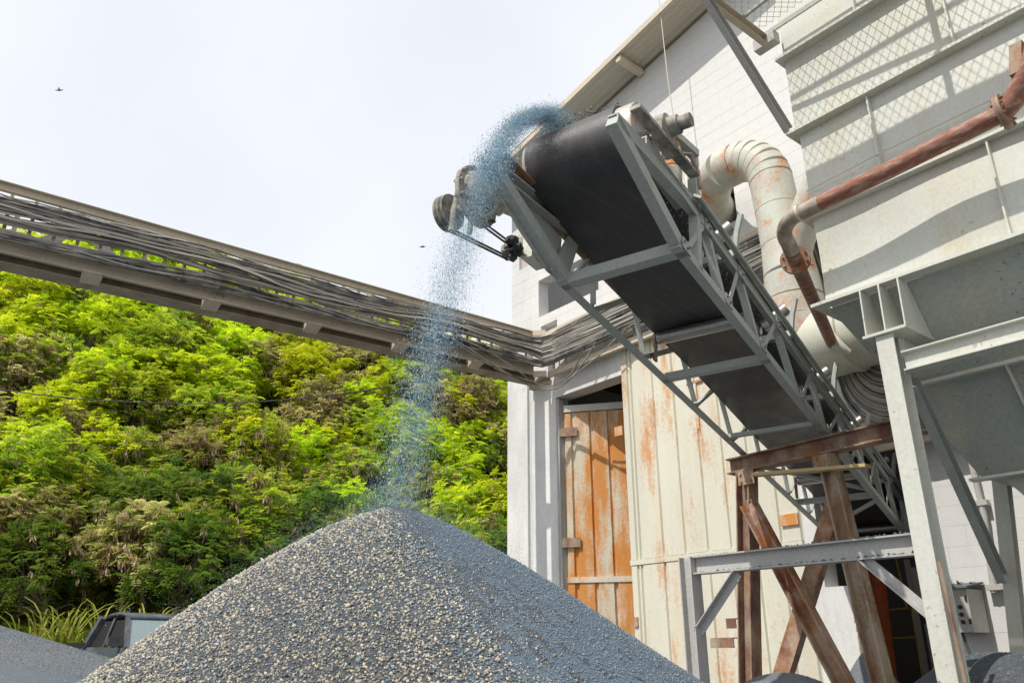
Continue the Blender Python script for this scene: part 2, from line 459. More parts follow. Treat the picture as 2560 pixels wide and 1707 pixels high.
g = grid_mesh('ground', np.linspace(-300, 300, 60), np.linspace(-300, 300, 60),
              lambda x, y: np.stack([x, y, 0 * x - 0.06], -1), M['dirt'])
tag(g, kind='structure')
h = grid_mesh('hillside', np.concatenate([np.linspace(9, 45, 73), np.linspace(48, 90, 12)]), np.linspace(-45, 45, 91),
              lambda s, q: np.stack([HW[0] * s + HQ[0] * q, HW[1] * s + HQ[1] * q, hill_h(s, q)], -1), M['hill_soil'])
tag(h, kind='structure')

# ------------------------------------------------------------------ the building
bld = thing('crusher_building', 'tall white painted block building with a roof overhang and rust streaked steel doors', 'building', (-6, W, 0))
SOF = lambda x: 10.36 + 0.182 * (x + 8.38)            # underside of the roof
X0, X1 = -10.51, 1.2

def subtract(rects, holes):
    for (a, b, c, d) in holes:
        out = []
        for (x0, x1, z0, z1) in rects:
            if b <= x0 or a >= x1 or d <= z0 or c >= z1:
                out.append((x0, x1, z0, z1)); continue
            if a > x0: out.append((x0, a, z0, z1))
            if b < x1: out.append((b, x1, z0, z1))
            lo, hi = max(a, x0), min(b, x1)
            if c > z0: out.append((lo, hi, z0, c))
            if d < z1: out.append((lo, hi, d, z1))
        rects = out
    return rects

HOLES = [(-9.75, -8.26, 7.04, 7.75),                  # big square window
         (-10.29, -9.86, 8.17, 8.55),                 # boarded window
         (-9.70, -9.28, 6.70, 6.85),                  # slot above the cable tray
         (-6.75, -5.54, 7.11, 7.71),                  # hole for the dust duct
         (-9.30, -7.80, -0.1, 5.44),                  # left door bay
         (-4.95, -3.86, 2.2, 3.75), (-4.63, -3.86, -0.1, 2.2)]   # conveyor opening
SMOOTH = [(-10.56, -4.60, -0.1, 6.10)]                # poured concrete zone (pillars, lintel)
back = MB()
for (x0, x1, z0, z1) in subtract([(X0, X1, -0.1, 9.9)], HOLES):
    if x1 - x0 > 0.001 and z1 - z0 > 0.001: back.box((x0, W + 0.012, z0), (x1, W + 0.24, z1))
obj('wall', back, M['white_wall'], bld)
gab = MB()
gab.prism([(X0, W + 0.012, 9.9), (X1, W + 0.012, 9.9), (X1, W + 0.012, SOF(X1)), (X0, W + 0.012, SOF(X0))], (0, 0.228, 0))
obj('gable_wall', gab, M['white_wall'], bld)
sm = MB()
for (x0, x1, z0, z1) in subtract([(-10.56, -4.63, -0.1, 6.10)], [h_ for h_ in HOLES if h_[0] < -4.6 and h_[2] < 6] + [(-7.80, -5.12, -0.1, 6.0)]):
    if x1 - x0 > 0.001 and z1 - z0 > 0.001: sm.box((x0, W - 0.045, z0), (x1, W + 0.009, z1))
obj('concrete_frame', sm, M['concrete'], bld)
# side wall, rear wall, inside
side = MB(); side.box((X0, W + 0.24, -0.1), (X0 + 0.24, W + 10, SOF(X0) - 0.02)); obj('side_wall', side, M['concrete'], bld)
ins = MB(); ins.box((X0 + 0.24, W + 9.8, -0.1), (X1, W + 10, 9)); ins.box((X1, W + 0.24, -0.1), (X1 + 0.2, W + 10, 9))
ins.box((X0 + 0.24, W + 0.26, 6.25), (-7.1, W + 9.8, 6.45)); ins.box((-7.1, W + 0.9, 5.9), (X1, W + 1.0, 11.4)); ins.box((-7.1, W + 0.26, 5.8), (X1, W + 1.0, 5.9)); ins.box((-7.3, W + 0.26, -0.1), (-7.1, W + 4.5, 6.25)); ins.box((-7.1, W + 4.4, -0.1), (X1, W + 4.5, 6.25))  # also an unseen baffle behind the duct hole, added to keep it dark
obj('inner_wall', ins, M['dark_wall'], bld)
# broken edge of the pillar beside the conveyor opening
rg = MB()
for k in range(26):
    z = -0.1 + k * 0.09
    rg.obox((-4.60 + random.uniform(-0.015, 0.02), W + 0.06, z), (0.03 + random.uniform(0, 0.02), 0.01, 0), (0, 0.12, random.uniform(-0.02, 0.02)), (random.uniform(-0.01, 0.01), 0, 0.06))
obj('broken_edge', rg, M['rough_concrete'], bld)
# block courses: each block proud of the joint face
CAMP = V(0, 0, 1.5)
CTH = math.atan(0.394)
CH = V(-0.778, 0.628, 0); CRT = V(0.628, 0.778, 0)
def project(p):
    d = np.asarray(p, float) - CAMP
    f, x = d @ CH, d @ CRT
    zc = f * math.cos(CTH) + d[2] * math.sin(CTH)
    up = -f * math.sin(CTH) + d[2] * math.cos(CTH)
    k = 28 / 36 * 2560
    return (1280 + k * x / zc, 853.5 - k * up / zc, zc) if zc > 0.05 else (-1, -1, -1)
blocks = []
for r_ in range(0, 58):
    z0 = -0.1 + 0.2 * r_
    n0 = int((X0 - 0.4) / 0.4) - 1
    for k in range(n0, 5):
        xa = k * 0.4 + (0.2 if r_ % 2 else 0.0)
        xa0, xb0 = max(xa, X0), min(xa + 0.4, X1)
        if xb0 - xa0 < 0.03: continue
        zt = min(z0 + 0.2, SOF(xa0) - 0.02)
        if zt - z0 < 0.05: continue
        for (a, b, c, d) in subtract([(xa0, xb0, z0, zt)], HOLES + SMOOTH):
            if b - a > 0.03 and d - c > 0.03: blocks.append((a, b, c, d))
def seen(bk):
    x, y, zc = project(((bk[0] + bk[1]) / 2, W, (bk[2] + bk[3]) / 2))
    if zc < 0 or not (-40 < x < 2600 and -40 < y < 1740): return 1e9
    if x > 2030 and y < 930: return 1e8
    if y < 340 and x < 1400: return 1e8
    return zc
blocks.sort(key=seen)
shared = {}
for (a, b, c, d) in blocks[:300]:
    key = (round(b - a, 3), round(d - c, 3))
    if key not in shared:
        m_ = MB(); m_.cbox((-key[0] / 2 + 0.0014, 0.0097, -key[1] / 2 + 0.0008), (key[0] / 2 - 0.0008, 0.0125, key[1] / 2 - 0.0008), 0.001)
        me = bpy.data.meshes.new('concrete_block'); me.from_pydata(m_.v, [], m_.f); me.materials.append(M['white_wall'])
        shared[key] = me
    o = link_mesh('concrete_block', shared[key], bld, ((a + b) / 2 + 6, random.uniform(-0.0008, 0.0008), (c + d) / 2))
rest = MB()
for (a, b, c, d) in blocks[300:]:
    rest.cbox((a + 0.0008, W + 0.0097 + random.uniform(-0.0005, 0.0005), c + 0.0008), (b - 0.0008, W + 0.0125, d - 0.0008), 0.001)
tag(obj('concrete_blocks', rest, M['white_wall'], bld), kind='stuff')
wb = MB(); wb.box((-10.29, W + 0.07, 8.17), (-10.08, W + 0.10, 8.55)); wb.box((-10.075, W + 0.08, 8.17), (-9.86, W + 0.11, 8.55)); obj('window_board', wb, M['window_board'], bld)
# roof overhang
YO = 7.87
n_c = 13
prof = []
for k in range(n_c * 2 + 1):
    y = YO + (W + 0.3 - YO) * k / (n_c * 2)
    prof.append((y, 0.0 if (k // 2) % 2 == 0 else 0.022))
rf = MB()
vs_, fs_ = [], []
segs = [(-11.25, -8.75, 0.0), (-8.80, -4.0, 0.03), (-4.05, X1 + 0.3, 0.055)]
for (xa, xb, lift) in segs:
    a = [(xa, y, SOF(xa) + 0.02 + dz + lift) for y, dz in prof]; b = [(xb, y, SOF(xb) + 0.02 + dz + lift) for y, dz in prof]
    n = len(a)
    top = [(x, y, z + 0.012) for x, y, z in a] + [(x, y, z + 0.012) for x, y, z in b]
    rf.add(a + b, [(i, i + 1, n + i + 1, n + i) for i in range(n - 1)])
    rf.add(top, [(i, i + 1, n + i + 1, n + i) for i in range(n - 1)])
roof = obj('roof', rf, M['soffit_sheet'], bld)
rt = MB(); rt.prism([(-11.25, YO, SOF(-11.25) + 0.13), (X1 + .3, YO, SOF(X1 + .3) + 0.13), (X1 + .3, W + 1.0, SOF(X1 + .3) + 0.13), (-11.25, W + 1.0, SOF(-11.25) + 0.13)], (0, 0, 0.02)); rt.prism([(-11.25, W + 1.001, SOF(-11.25) + 0.13), (-7.2, W + 1.001, SOF(-7.2) + 0.13), (-7.2, W + 10, SOF(-7.2) + 0.13), (-11.25, W + 10, SOF(-11.25) + 0.13)], (0, 0, 0.02))  # deck left off over the right bay to let daylight inside
obj('roof_deck', rt, M['soffit_sheet'], roof)
fa = MB()
for (xa, xb, lift) in segs:
    fa.prism([(xa, YO - 0.015, SOF(xa) - 0.01 + lift), (xb, YO - 0.015, SOF(xb) - 0.01 + lift), (xb, YO - 0.015, SOF(xb) + 0.09 + lift), (xa, YO - 0.015, SOF(xa) + 0.09 + lift)], (0, 0.012, 0))
obj('fascia', fa, M['fascia'], roof)
for xb_ in (-10.2, -7.02, -3.8):
    sb = MB(); sb.beam((xb_, YO + 0.02, SOF(xb_) - 0.04), (xb_, W - 0.02, SOF(xb_) - 0.04), [(-0.05, -0.05), (0.05, -0.05), (0.05, 0.05), (-0.05, 0.05)], (1, 0, 0), (0, 0, 1))
    obj('roof_bracket', sb, M['fascia'], roof)

# left door leaf, swung inwards
DH, DD, DN = V(-9.24, 8.55, 0), V(0.8, 0.6, 0), V(0.6, -0.8, 0)
def leaf_part(name, x0, x1, z0, z1, y0, y1, m, parent, lab=None):
    b = MB(); at_ = lambda x, y: DH + DD * x + DN * y + V(0, 0, z0)
    c = 0.022 if name == 'door_panel' else 0.0
    b.prism([at_(x0, y0), at_(x1, y0), at_(x1 - c, y1), at_(x0 + c, y1)], (0, 0, z1 - z0))
    return obj(name, b, m, parent, label=lab)
ld = leaf_part('door', 0.0, 1.36, 0.05, 5.30, -0.03, -0.002, M['door_rusty'], bld, 'heavily rusted left door leaf swung inwards')
for (a, b) in ((0.0, 0.13), (0.165, 0.43), (0.455, 0.72), (0.745, 1.0), (1.025, 1.33)):
    leaf_part('door_panel', a, b, 0.06, 2.52, 0.0, 0.035, M['door_rusty'], ld)
    leaf_part('door_panel', a, b, 2.60, 5.17, 0.0, 0.035, M['door_rusty'], ld)
leaf_part('door_rail', 0.0, 1.35, 2.52, 2.60, 0.0, 0.05, M['door_paint'], ld)
leaf_part('door_rail', 0.0, 1.35, 5.19, 5.30, 0.0, 0.05, M['hopper_paint'], ld)
for z in (4.78, 3.04):
    hg = leaf_part('hinge', -0.07, 0.22, z, z + 0.14, 0.052, 0.075, M['rusty_beam'], ld)
fr = MB(); fr.box((-9.30, W - 0.02, 0), (-9.255, W + 0.1, 5.42)); obj('door_frame', fr, M['grey_steel'], bld)

# closed right door leaf with ribbed sheets
YD = W - 0.05
rd_b = MB(); rd_b.box((-7.80, YD, 0.02), (-5.12, YD + 0.03, 5.98)); rd = obj('door', rd_b, M['door_paint'], bld, label='closed cream door leaf with orange rust streaks')
xs_ = [-7.80, -7.655, -7.585, -7.18, -6.81, -6.445, -6.095, -5.73, -5.39, -5.12]
for a, b in zip(xs_[:-1], xs_[1:]):
    for z0, z1 in ((0.03, 2.645), (2.725, 5.94)):
        p = MB(); gap = 0.012
        p.prism([(a + gap, YD - 0.001, z0), (a + gap + 0.012, YD - 0.03, z0), (b - gap - 0.012, YD - 0.03, z0), (b - gap, YD - 0.001, z0)], (0, 0, z1 - z0))
        obj('door_panel', p, M['door_paint'], rd)
p = MB(); p.box((-7.79, YD - 0.04, 2.65), (-5.13, YD, 2.72)); obj('door_rail', p, M['door_paint'], rd)
for (xa, xb, za, zb, mm) in ((-5.37, -5.14, 2.90, 3.03, 'door_rusty'), (-6.56, -6.30, 4.93, 4.965, 'rusty_orange'), (-6.45, -6.41, 4.3, 4.93, 'door_paint'), (-7.77, -7.70, 1.86, 1.98, 'rusty_orange'), (-7.95, -7.80, 4.5, 4.64, 'door_rusty')):
    p = MB(); p.box((xa, YD - 0.055, za), (xb, YD - 0.032, zb)); obj('latch', p, M[mm], rd)

# ------------------------------------------------------------------ hopper with its legs
HY = 5.20
hop = thing('steel_hopper', 'large pale grey green steel hopper with flanges, ribs and tapered bottom', 'hopper', (-1.5, 6, 0))
hp = M['hopper_paint']
HX0, HX1, HYB = -2.735, 1.5, 7.0
def panel(x0, x1, z0, z1, bulge=0.0):
    nx, nz = 24, 10
    pts, fs = [], []
    for i in range(nx + 1):
        for j in range(nz + 1):
            u, v = i / nx, j / nz
            x = x0 + (x1 - x0) * u
            dy = bulge * math.sin(math.pi * v) * (0.55 * math.sin(u * 17.0 + 0.6) + 0.45 * math.sin(u * 8.3 + 2.0))
            pts.append((x, HY + dy, z0 + (z1 - z0) * v))
    for i in range(nx):
        for j in range(nz):
            a = i * (nz + 1) + j
            fs.append((a, a + nz + 1, a + nz + 2, a + 1))
    b = MB(); b.add(pts, fs)
    return obj('front_plate', b, hp, hop, smooth=True)
panel(HX0, HX1, 3.92, 4.64, 0.028); panel(HX0, HX1, 4.66, 5.42, 0.008); panel(HX0 - 0.03, HX1, 5.44, 6.17, 0.004); panel(HX0 - 0.03, HX1, 6.19, 8.2, 0.004)
b = MB(); b.box((HX0, HY + 0.03, 3.92), (HX0 + 0.02, HYB, 8.2)); obj('side_plate', b, hp, hop)
b = MB(); b.box((HX0, HYB - 0.02, 3.92), (HX1, HYB, 8.2)); obj('rear_plate', b, hp, hop)
for z, out in ((3.90, 0.10), (4.65, 0.07), (5.43, 0.085), (6.18, 0.085)):
    b = MB(); b.box((HX0 - 0.07, HY - out, z - 0.012), (HX1, HY - 0.001, z + 0.012))
    b.box((HX0 - 0.07, HY - 0.001, z - 0.012), (HX0 - 0.001, HYB, z + 0.012))
    obj('flange', b, hp, hop)
for x, z0, z1 in ((-2.14, 4.665, 5.415), (-1.45, 3.915, 4.635), (-0.72, 4.665, 5.415), (-1.49, 5.445, 6.165), (-0.1, 3.915, 4.635), (-2.1, 6.195, 7.2), (-0.6, 5.445, 6.165)):
    b = MB(); b.box((x - 0.006, HY - 0.055, z0), (x + 0.006, HY - 0.002, z1)); obj('rib', b, hp, hop)
# tapered bottom
TS = 0.68
TY = lambda z: HY + 0.02 + TS * (3.89 - z)
zb = 2.66
xl, xr = HX0 + 0.01, HX1
xbl, xbr = -2.25, 0.9
b = MB()
ring0 = [(xl, TY(3.888), 3.888), (xr, TY(3.888), 3.888), (xr, HYB, 3.888), (xl, HYB, 3.888)]
ring1 = [(xbl, TY(zb), zb), (xbr, TY(zb), zb), (xbr, HYB - 0.25, zb), (xbl, HYB - 0.25, zb)]
b.add(ring0 + ring1, [(0, 1, 5, 4), (1, 2, 6, 5), (2, 3, 7, 6), (3, 0, 4, 7)])
obj('tapered_bottom', b, M['hopper_lower_stained'], hop)
b = MB()
b.add([(xbl + 0.12, TY(zb) + 0.05, zb - 0.02), (xbr, TY(zb) + 0.05, zb - 0.02), (xbr, HYB - 0.3, zb - 0.02), (xbl + 0.12, HYB - 0.3, zb - 0.02),
       (xbl + 0.75, TY(zb) + 0.28, 1.75), (xbr - 0.5, TY(zb) + 0.28, 1.75), (xbr - 0.5, HYB - 0.4, 1.75), (xbl + 0.75, HYB - 0.4, 1.75)],
      [(0, 1, 5, 4), (1, 2, 6, 5), (2, 3, 7, 6), (3, 0, 4, 7)])
obj('outlet_chute', b, M['hopper_lower_stained'], hop)
b = MB(); b.box((xbl - 0.07, TY(zb) - 0.05, zb - 0.018), (xbr, TY(zb) + 0.04, zb)); obj('flange', b, hp, hop)
zs_ = 3.29
b = MB(); b.prism([(-2.42, TY(zs_) - 0.045, zs_ - 0.02), (xr, TY(zs_) - 0.045, zs_ - 0.02), (xr, TY(zs_) - 0.045, zs_ + 0.006), (-2.42, TY(zs_) - 0.045, zs_ + 0.006)], (0, 0.05, 0)); obj('stiffener', b, hp, hop)
b = MB(); b.prism([(-1.795, TY(3.27) - 0.05, 3.27), (-1.795, TY(3.27) - 0.002, 3.27), (-1.795, TY(2.68) - 0.002, 2.68), (-1.795, TY(2.68) - 0.05, 2.68)], (0.012, 0, 0)); obj('rib', b, hp, hop)
# bearing bracket over the front leg: plate and three gussets
b = MB(); b.box((-2.44, 5.06, 3.515), (-2.14, 5.48, 3.535)); obj('bracket_plate', b, hp, hop)
for x in (-2.425, -2.29, -2.155):
    b = MB(); b.prism([(x, 5.075, 3.536), (x, 5.09, 3.885), (x, HY + 0.015, 3.885), (x, TY(3.54) - 0.004, 3.536)], (0.01, 0, 0)); obj('gusset', b, hp, hop)
b = MB(); b.prism([(-2.27, 5.2, 3.513), (-2.27, 5.45, 3.513), (-2.27, 5.2, 3.2)], (0.012, 0, 0)); obj('gusset', b, hp, hop)
def ileg(p0, p1, m=hp, nm='leg', w=0.12, h=0.15):
    b = MB(); b.beam(p0, p1, Ip(w, h, 0.01, 0.008), (1, 0, 0), (0, 1, 0)); return obj(nm, b, m, hop)
ileg((-2.305, 5.16, 0), (-2.305, 5.16, 3.513))
ileg((0.8, 5.16, 0), (0.8, 5.16, 3.513))
ileg((-2.62, 6.9, 1.0), (-2.30, 6.62, 3.0), w=0.10, h=0.10)
b = MB(); b.beam((-2.62, 6.92, 0), (-2.62, 6.92, 1.02), Ip(0.1, 0.1, 0.01, 0.008), (1, 0, 0), (0, 1, 0)); obj('leg', b, hp, hop)
b = MB(); b.beam((-2.235, 5.17, 3.315), (0.75, 5.17, 3.315), [(q[1], q[0]) for q in Cp(0.07, 0.13, 0.01)][::-1] and Ip(0.09, 0.135, 0.01, 0.008), (0, 1, 0), (0, 0, 1)); obj('cross_beam', b, hp, hop)
b = MB(); b.beam((-2.28, 5.26, 3.20), (-2.50, 6.62, 2.03), Cp(0.06, 0.10, 0.009), (1, 0, 0), (0, 0, 1)); obj('brace', b, M['truss_paint'], hop)
b = MB(); b.tube([(-2.2, 5.06, 0.2), (-2.19, 5.055, 1.2), (-2.21, 5.05, 2.02)], 0.014, 8); obj('conduit', b, M['rusty_beam'], hop, True)
b = MB(); b.tube([(HX0, HY - 0.03, 4.88), (-2.1, HY - 0.065, 4.885), (-1.2, HY - 0.05, 4.90), (-0.4, HY - 0.05, 4.91)], 0.005, 6); obj('thin_cable', b, M['rope'], hop)

# walkway carried on brackets above the hopper front
wk = thing('walkway', 'steel walkway of expanded metal on braced brackets high on the hopper', 'walkway', (-1.2, 4.7, 6.4))
for x in (-2.86, -1.62, -0.4):
    b = MB(); b.beam((x, HY - 0.125, 6.38), (x, 4.16, 6.38), Cp(0.05, 0.10, 0.008), (1, 0, 0), (0, 0, 1)); obj('bracket', b, M['bridge_steel'], wk)
b = MB(); b.beam((-2.835, HY - 0.02, 5.50), (-2.835, 4.2, 6.34), Cp(0.05, 0.09, 0.008), (1, 0, 0), (0, 0, 1)); obj('brace', b, M['grey_steel'], wk)
b = MB(); b.box((-2.95, HY - 0.14, 6.34), (-2.75, HY - 0.05, 6.45)); obj('stub', b, M['grey_steel'], wk)
for y in (4.12, HY - 0.11):
    b = MB(); b.box((-2.86, y - 0.02, 6.31 if y < 5 else 6.43), (HX1, y + (0.02 if y < 5 else -0.005), 6.66 if y < 5 else 6.475)); obj('edge_beam', b, M['truss_paint'], wk)
b = MB(); b.bar((-2.8, 4.72, 6.41), (HX1, 4.36, 6.41), 0.024, 0.03, (0, 1, 0), (0, 0, 1)); obj('diagonal', b, M['truss_paint'], wk)
fm = MB()
px_, py_ = 0.068, 0.085
ny = int((HY - 0.18 - 4.15) / (py_ / 2)); nx = int((HX1 + 2.84) / px_)
for j in range(ny):
    y0 = 4.15 + j * py_ / 2
    for i in range(nx + 1):
        x0 = -2.84 + i * px_ + (px_ / 2 if j % 2 else 0)
        for sx in (-1, 1):
            a, c = V(x0, y0, 6.455), V(x0 + sx * px_ / 2, y0 + py_ / 2, 6.455)
            fm.bar(a, c, 0.0036, 0.003, np.cross(nrm(c - a), (0, 0, 1)), (0, 0, 1))
tag(obj('expanded_metal', fm, M['galv'], wk), kind='stuff')
for x in (-2.8, -1.6, -0.4, 0.8):
    b = MB(); b.tube([(x, 4.12, 6.66), (x, 4.12, 7.4)], 0.02, 8); obj('post', b, M['yellow_paint'], wk)
for z in (7.0, 7.4):
    b = MB(); b.tube([(-2.8, 4.12, z), (HX1, 4.12, z)], 0.018, 8); obj('handrail', b, M['yellow_paint'], wk)

# ------------------------------------------------------------------ rusty pipe in front of the hopper
rp = thing('rusty_pipe', 'rust red flanged pipe running across the hopper and bending back to the fan housing', 'pipe', (-2, 4.9, 4.5))
PZ = 4.56
b = MB(); b.tube([(-2.5, 4.9, PZ), (-2.0, 4.9, PZ + 0.012), (-1.27, 4.9, PZ + 0.05)], 0.059, 20); obj('pipe_run', b, M['rusty_pipe'], rp, True)
pts = [V(-2.5, 4.9, PZ), V(-2.72, 4.9, PZ - 0.01)] + [V(-2.72, 5.05, PZ - 0.02) + V(-0.16 * math.sin(t), -0.15 * math.cos(t), -0.10 * (t / 1.57) ** 1.5) for t in np.linspace(0.2, 1.57, 8)] + [V(-2.90, 5.12, 4.39)]
b = MB(); b.tube(pts, 0.058, 20); obj('elbow', b, M['dusty_pipe'], rp, True)
b = MB(); b.lathe((-2.67, 4.9, PZ - 0.004), (1, 0, 0), [(-0.01, 0.058), (-0.01, 0.064), (0.01, 0.064), (0.01, 0.058)], 20); obj('white_band', b, M['rope'], rp, True)
P1, P2 = V(-2.90, 5.12, 4.39), V(-3.95, 7.50, 4.55)
def flange_at(c, ax, r=0.115, t=0.018):
    ax = nrm(ax); c = np.asarray(c)
    b = MB(); b.lathe(c - ax * t, ax, [(0, 0.06), (0, r), (t * 0.9, r), (t * 0.9, r - 0.003), (t * 1.1, r - 0.003), (t * 1.1, r), (2 * t, r), (2 * t, 0.06)], 28)
    o = obj('flange', b, M['rusty_beam'], rp, True)
    u = nrm(np.cross(ax, (0.3, 0.2, 1))); w = np.cross(ax, u); bb = MB()
    for k in range(8):
        a = k * math.pi / 4; q = c + (r - 0.022) * (u * math.cos(a) + w * math.sin(a))
        bb.lathe(q - ax * 0.035, ax, [(0, 0.009), (0.07, 0.009)], 6)
    obj('bolts', bb, M['rusty_orange'], o)
flange_at(P1 + (P2 - P1) * 0.06, P2 - P1)
b = MB(); b.tube([P1, P2], 0.058, 20); obj('pipe_run', b, M['rusty_pipe'], rp, True)
flange_at((-1.25, 4.9, PZ + 0.052), (1, 0, 0.05))
b = MB(); b.tube([(-1.25, 4.9, PZ + 0.05), (-1.18, 4.88, PZ + 0.08), (-1.02, 4.84, PZ + 0.26), (-0.9, 4.8, PZ + 0.5)], 0.062, 18); obj('elbow', b, M['rusty_pipe'], rp, True)
b = MB(); b.obox((-1.09, 4.84, 4.87), (0.035, 0, 0), (0, 0.04, 0), (0.02, 0, 0.1)); obj('clamp', b, M['rusty_beam'], rp)

# ------------------------------------------------------------------ dust duct and fan housing
du = thing('dust_duct', 'pale green round duct with rusty seams arching from the wall down to the fan housing', 'duct', (-4.6, 7.7, 4))
YDU = 7.75
path = [V(-6.0, W + 0.5, 7.36), V(-5.75, 8.2, 7.38), V(-5.45, 7.85, 7.42), V(-5.2, YDU, 7.42)]
cen = V(-5.05, YDU, 6.90)
path += [cen + 0.52 * V(math.sin(t), 0, math.cos(t)) for t in np.linspace(0.15, 1.5, 7)]
path += [V(-4.50, YDU, 6.5), V(-4.47, YDU, 6.0), V(-4.44, YDU - 0.02, 5.6), V(-4.44, YDU, 5.30), V(-4.46, YDU, 5.05), V(-4.40, YDU + 0.05, 4.85)]
rad = [0.26] * 11 + [0.26, 0.27, 0.30, 0.32, 0.33, 0.33]
for k in range(len(path) - 1):
    ax = nrm(path[k + 1] - path[k])
    b = MB(); b.tube([path[k], path[k + 1] + ax * 0.012], [rad[k], rad[k + 1]], 28); s_ = obj('duct_segment', b, M['duct_paint'], du, True)
    b = MB(); b.lathe(path[k + 1] - ax * 0.004, ax, [(-0.004, rad[k + 1]), (0, rad[k + 1] + 0.004), (0.007, rad[k + 1] + 0.004), (0.011, rad[k + 1])], 28); obj('seam', b, M['rusty_orange'] if k % 2 else M['duct_paint'], s_, True)
b = MB(); b.tube([(-4.42, YDU, 5.55), (-4.28, YDU - 0.05, 5.95), (-4.0, YDU - 0.1, 6.35), (-3.7, YDU - 0.1, 6.8)], [0.16, 0.19, 0.19, 0.19], 26); obj('branch_duct', b, M['duct_paint'], du, True)
fn = thing('fan_housing', 'cream drum shaped fan housing with bolted rim beside the hopper taper', 'fan housing', (-3.6, 7.2, 4.4))
FC = V(-4.34, 7.88, 4.73)
b = MB(); b.lathe(FC, (1, 0, 0), [(0, 0.33), (0, 0.40), (0.40, 0.40), (0.41, 0.415), (0.45, 0.415), (0.46, 0.39), (0.95, 0.37)], 40); obj('drum', b, M['fan_paint'], fn, True)
b = MB(); b.lathe(FC - V(0.03, 0, 0), (1, 0, 0), [(0, 0.27), (0, 0.445), (0.02, 0.445), (0.02, 0.3)], 40); obj('rim', b, M['fan_paint'], fn, True)
for k in range(14):
    a = k / 14 * 2 * math.pi
    b = MB(); b.lathe(FC + V(-0.05, 0.422 * math.cos(a), 0.422 * math.sin(a)), (1, 0, 0), [(0, 0.014), (0.07, 0.014)], 6); obj('bolt', b, M['rusty_orange'], fn)
b = MB(); b.tube([FC + V(0.36, -0.36, -0.08), FC + V(0.40, -0.42, -0.12), FC + V(0.47, -0.41, -0.24), FC + V(0.54, -0.33, -0.32)], [0.05, 0.066, 0.06, 0.03], 14); obj('pipe_stub', b, M['fan_paint'], fn, True)

# ------------------------------------------------------------------ the belt conveyor
cv = thing('belt_conveyor', 'inclined grey truss conveyor with a black rubber belt spilling gravel from its head', 'conveyor', tuple(G(0, 0.4, 0)))
tp = M['truss_paint']
T0, T1 = -2.2, 6.0
def cbar(name, p0, p1, prof, u, v, m=tp):
    b = MB(); b.beam(G(*p0), G(*p1), prof, u, v); return obj(name, b, m, cv)
nC, nU = -CC, -CU
cbar('lower_chord', (T0, 0, 0), (T1, 0, 0), Lp(0.058), CC, CU)
cbar('lower_chord', (T0, 0.8, 0), (T1, 0.8, 0), Lp(0.058), nC, CU)
cbar('upper_chord', (-2.62, 0.8, 0.46), (T1, 0.8, 0.46), Lp(0.07), nC, nU)
cbar('upper_chord', (-2.9, 0, 0.43), (T1, 0, 0.46), Lp(0.085), CC, nU, M['rusty_beam'])
for k in range(3):
    b = MB(); b.tube([G(-2.0, 0.815 + 0.016 * k, 0.49 - 0.012 * k), G(1.6, 0.815 + 0.016 * k, 0.49 - 0.012 * k), G(4.4, 0.815 + 0.016 * k, 0.48)], 0.011, 8); obj('conduit', b, tp, cv, True)
# warren lattice on both sides
rn = [-2.12, -1.47, -0.83, 0.05, 0.78, 1.5, 2.2, 2.9, 3.6, 4.3]
ru = [-1.76, -1.19, -0.42, 0.47, 1.35, 2.0, 2.65, 3.3, 4.0]
for i in range(len(ru)):
    cbar('lattice_bar', (rn[i] + 0.03, 0.79, 0.05), (ru[i] - 0.03, 0.79, 0.43), [(-0.019, 0), (0.019, 0), (0.019, 0.006), (-0.019, 0.006)], CD, CC)
    cbar('lattice_bar', (ru[i] + 0.02, 0.785, 0.43), (rn[i + 1] - 0.03, 0.785, 0.05), Lp(0.046), CD, nC)
lu = [-1.85, -1.28, -0.45, 0.34, 1.215, 2.0, 2.7, 3.4]
lnn = [-2.15, -1.80, -1.08, -0.16, 0.635, 1.4, 2.2, 2.9, 3.6]
for i in range(len(lu)):
    cbar('lattice_bar', (lnn[i] + 0.03, 0.01, 0.05), (lu[i], 0.01, 0.41), Lp(0.042), CD, CC)
    cbar('lattice_bar', (lu[i] + 0.02, 0.015, 0.41), (lnn[i + 1], 0.015, 0.05), Lp(0.038), CD, CC)
cbar('cross_member', (-2.16, 0.0, 0.0), (-2.16, 0.8, 0.0), Lp(0.072), CD, CU)
cbar('cross_member', (-0.71, 0.0, 0.0), (-0.71, 0.8, 0.0), Lp(0.055), CD, CU)
cbar('cross_member', (0.515, 0.0, 0.0), (0.515, 0.8, 0.0), Lp(0.034), CD, CU)
cbar('cross_member', (1.3, 0.02, 0.01), (2.3, 0.78, 0.01), Lp(0.03), CD, CU)
cbar('cross_member', (2.45, 0.0, 0.0), (2.45, 0.8, 0.0), Lp(0.05), CD, CU)
cbar('cross_member', (2.6, 0.78, 0.01), (3.5, 0.02, 0.01), Lp(0.03), CD, CU)
cbar('cross_member', (4.0, 0.0, 0.0), (4.0, 0.8, 0.0), Lp(0.05), CD, CU)
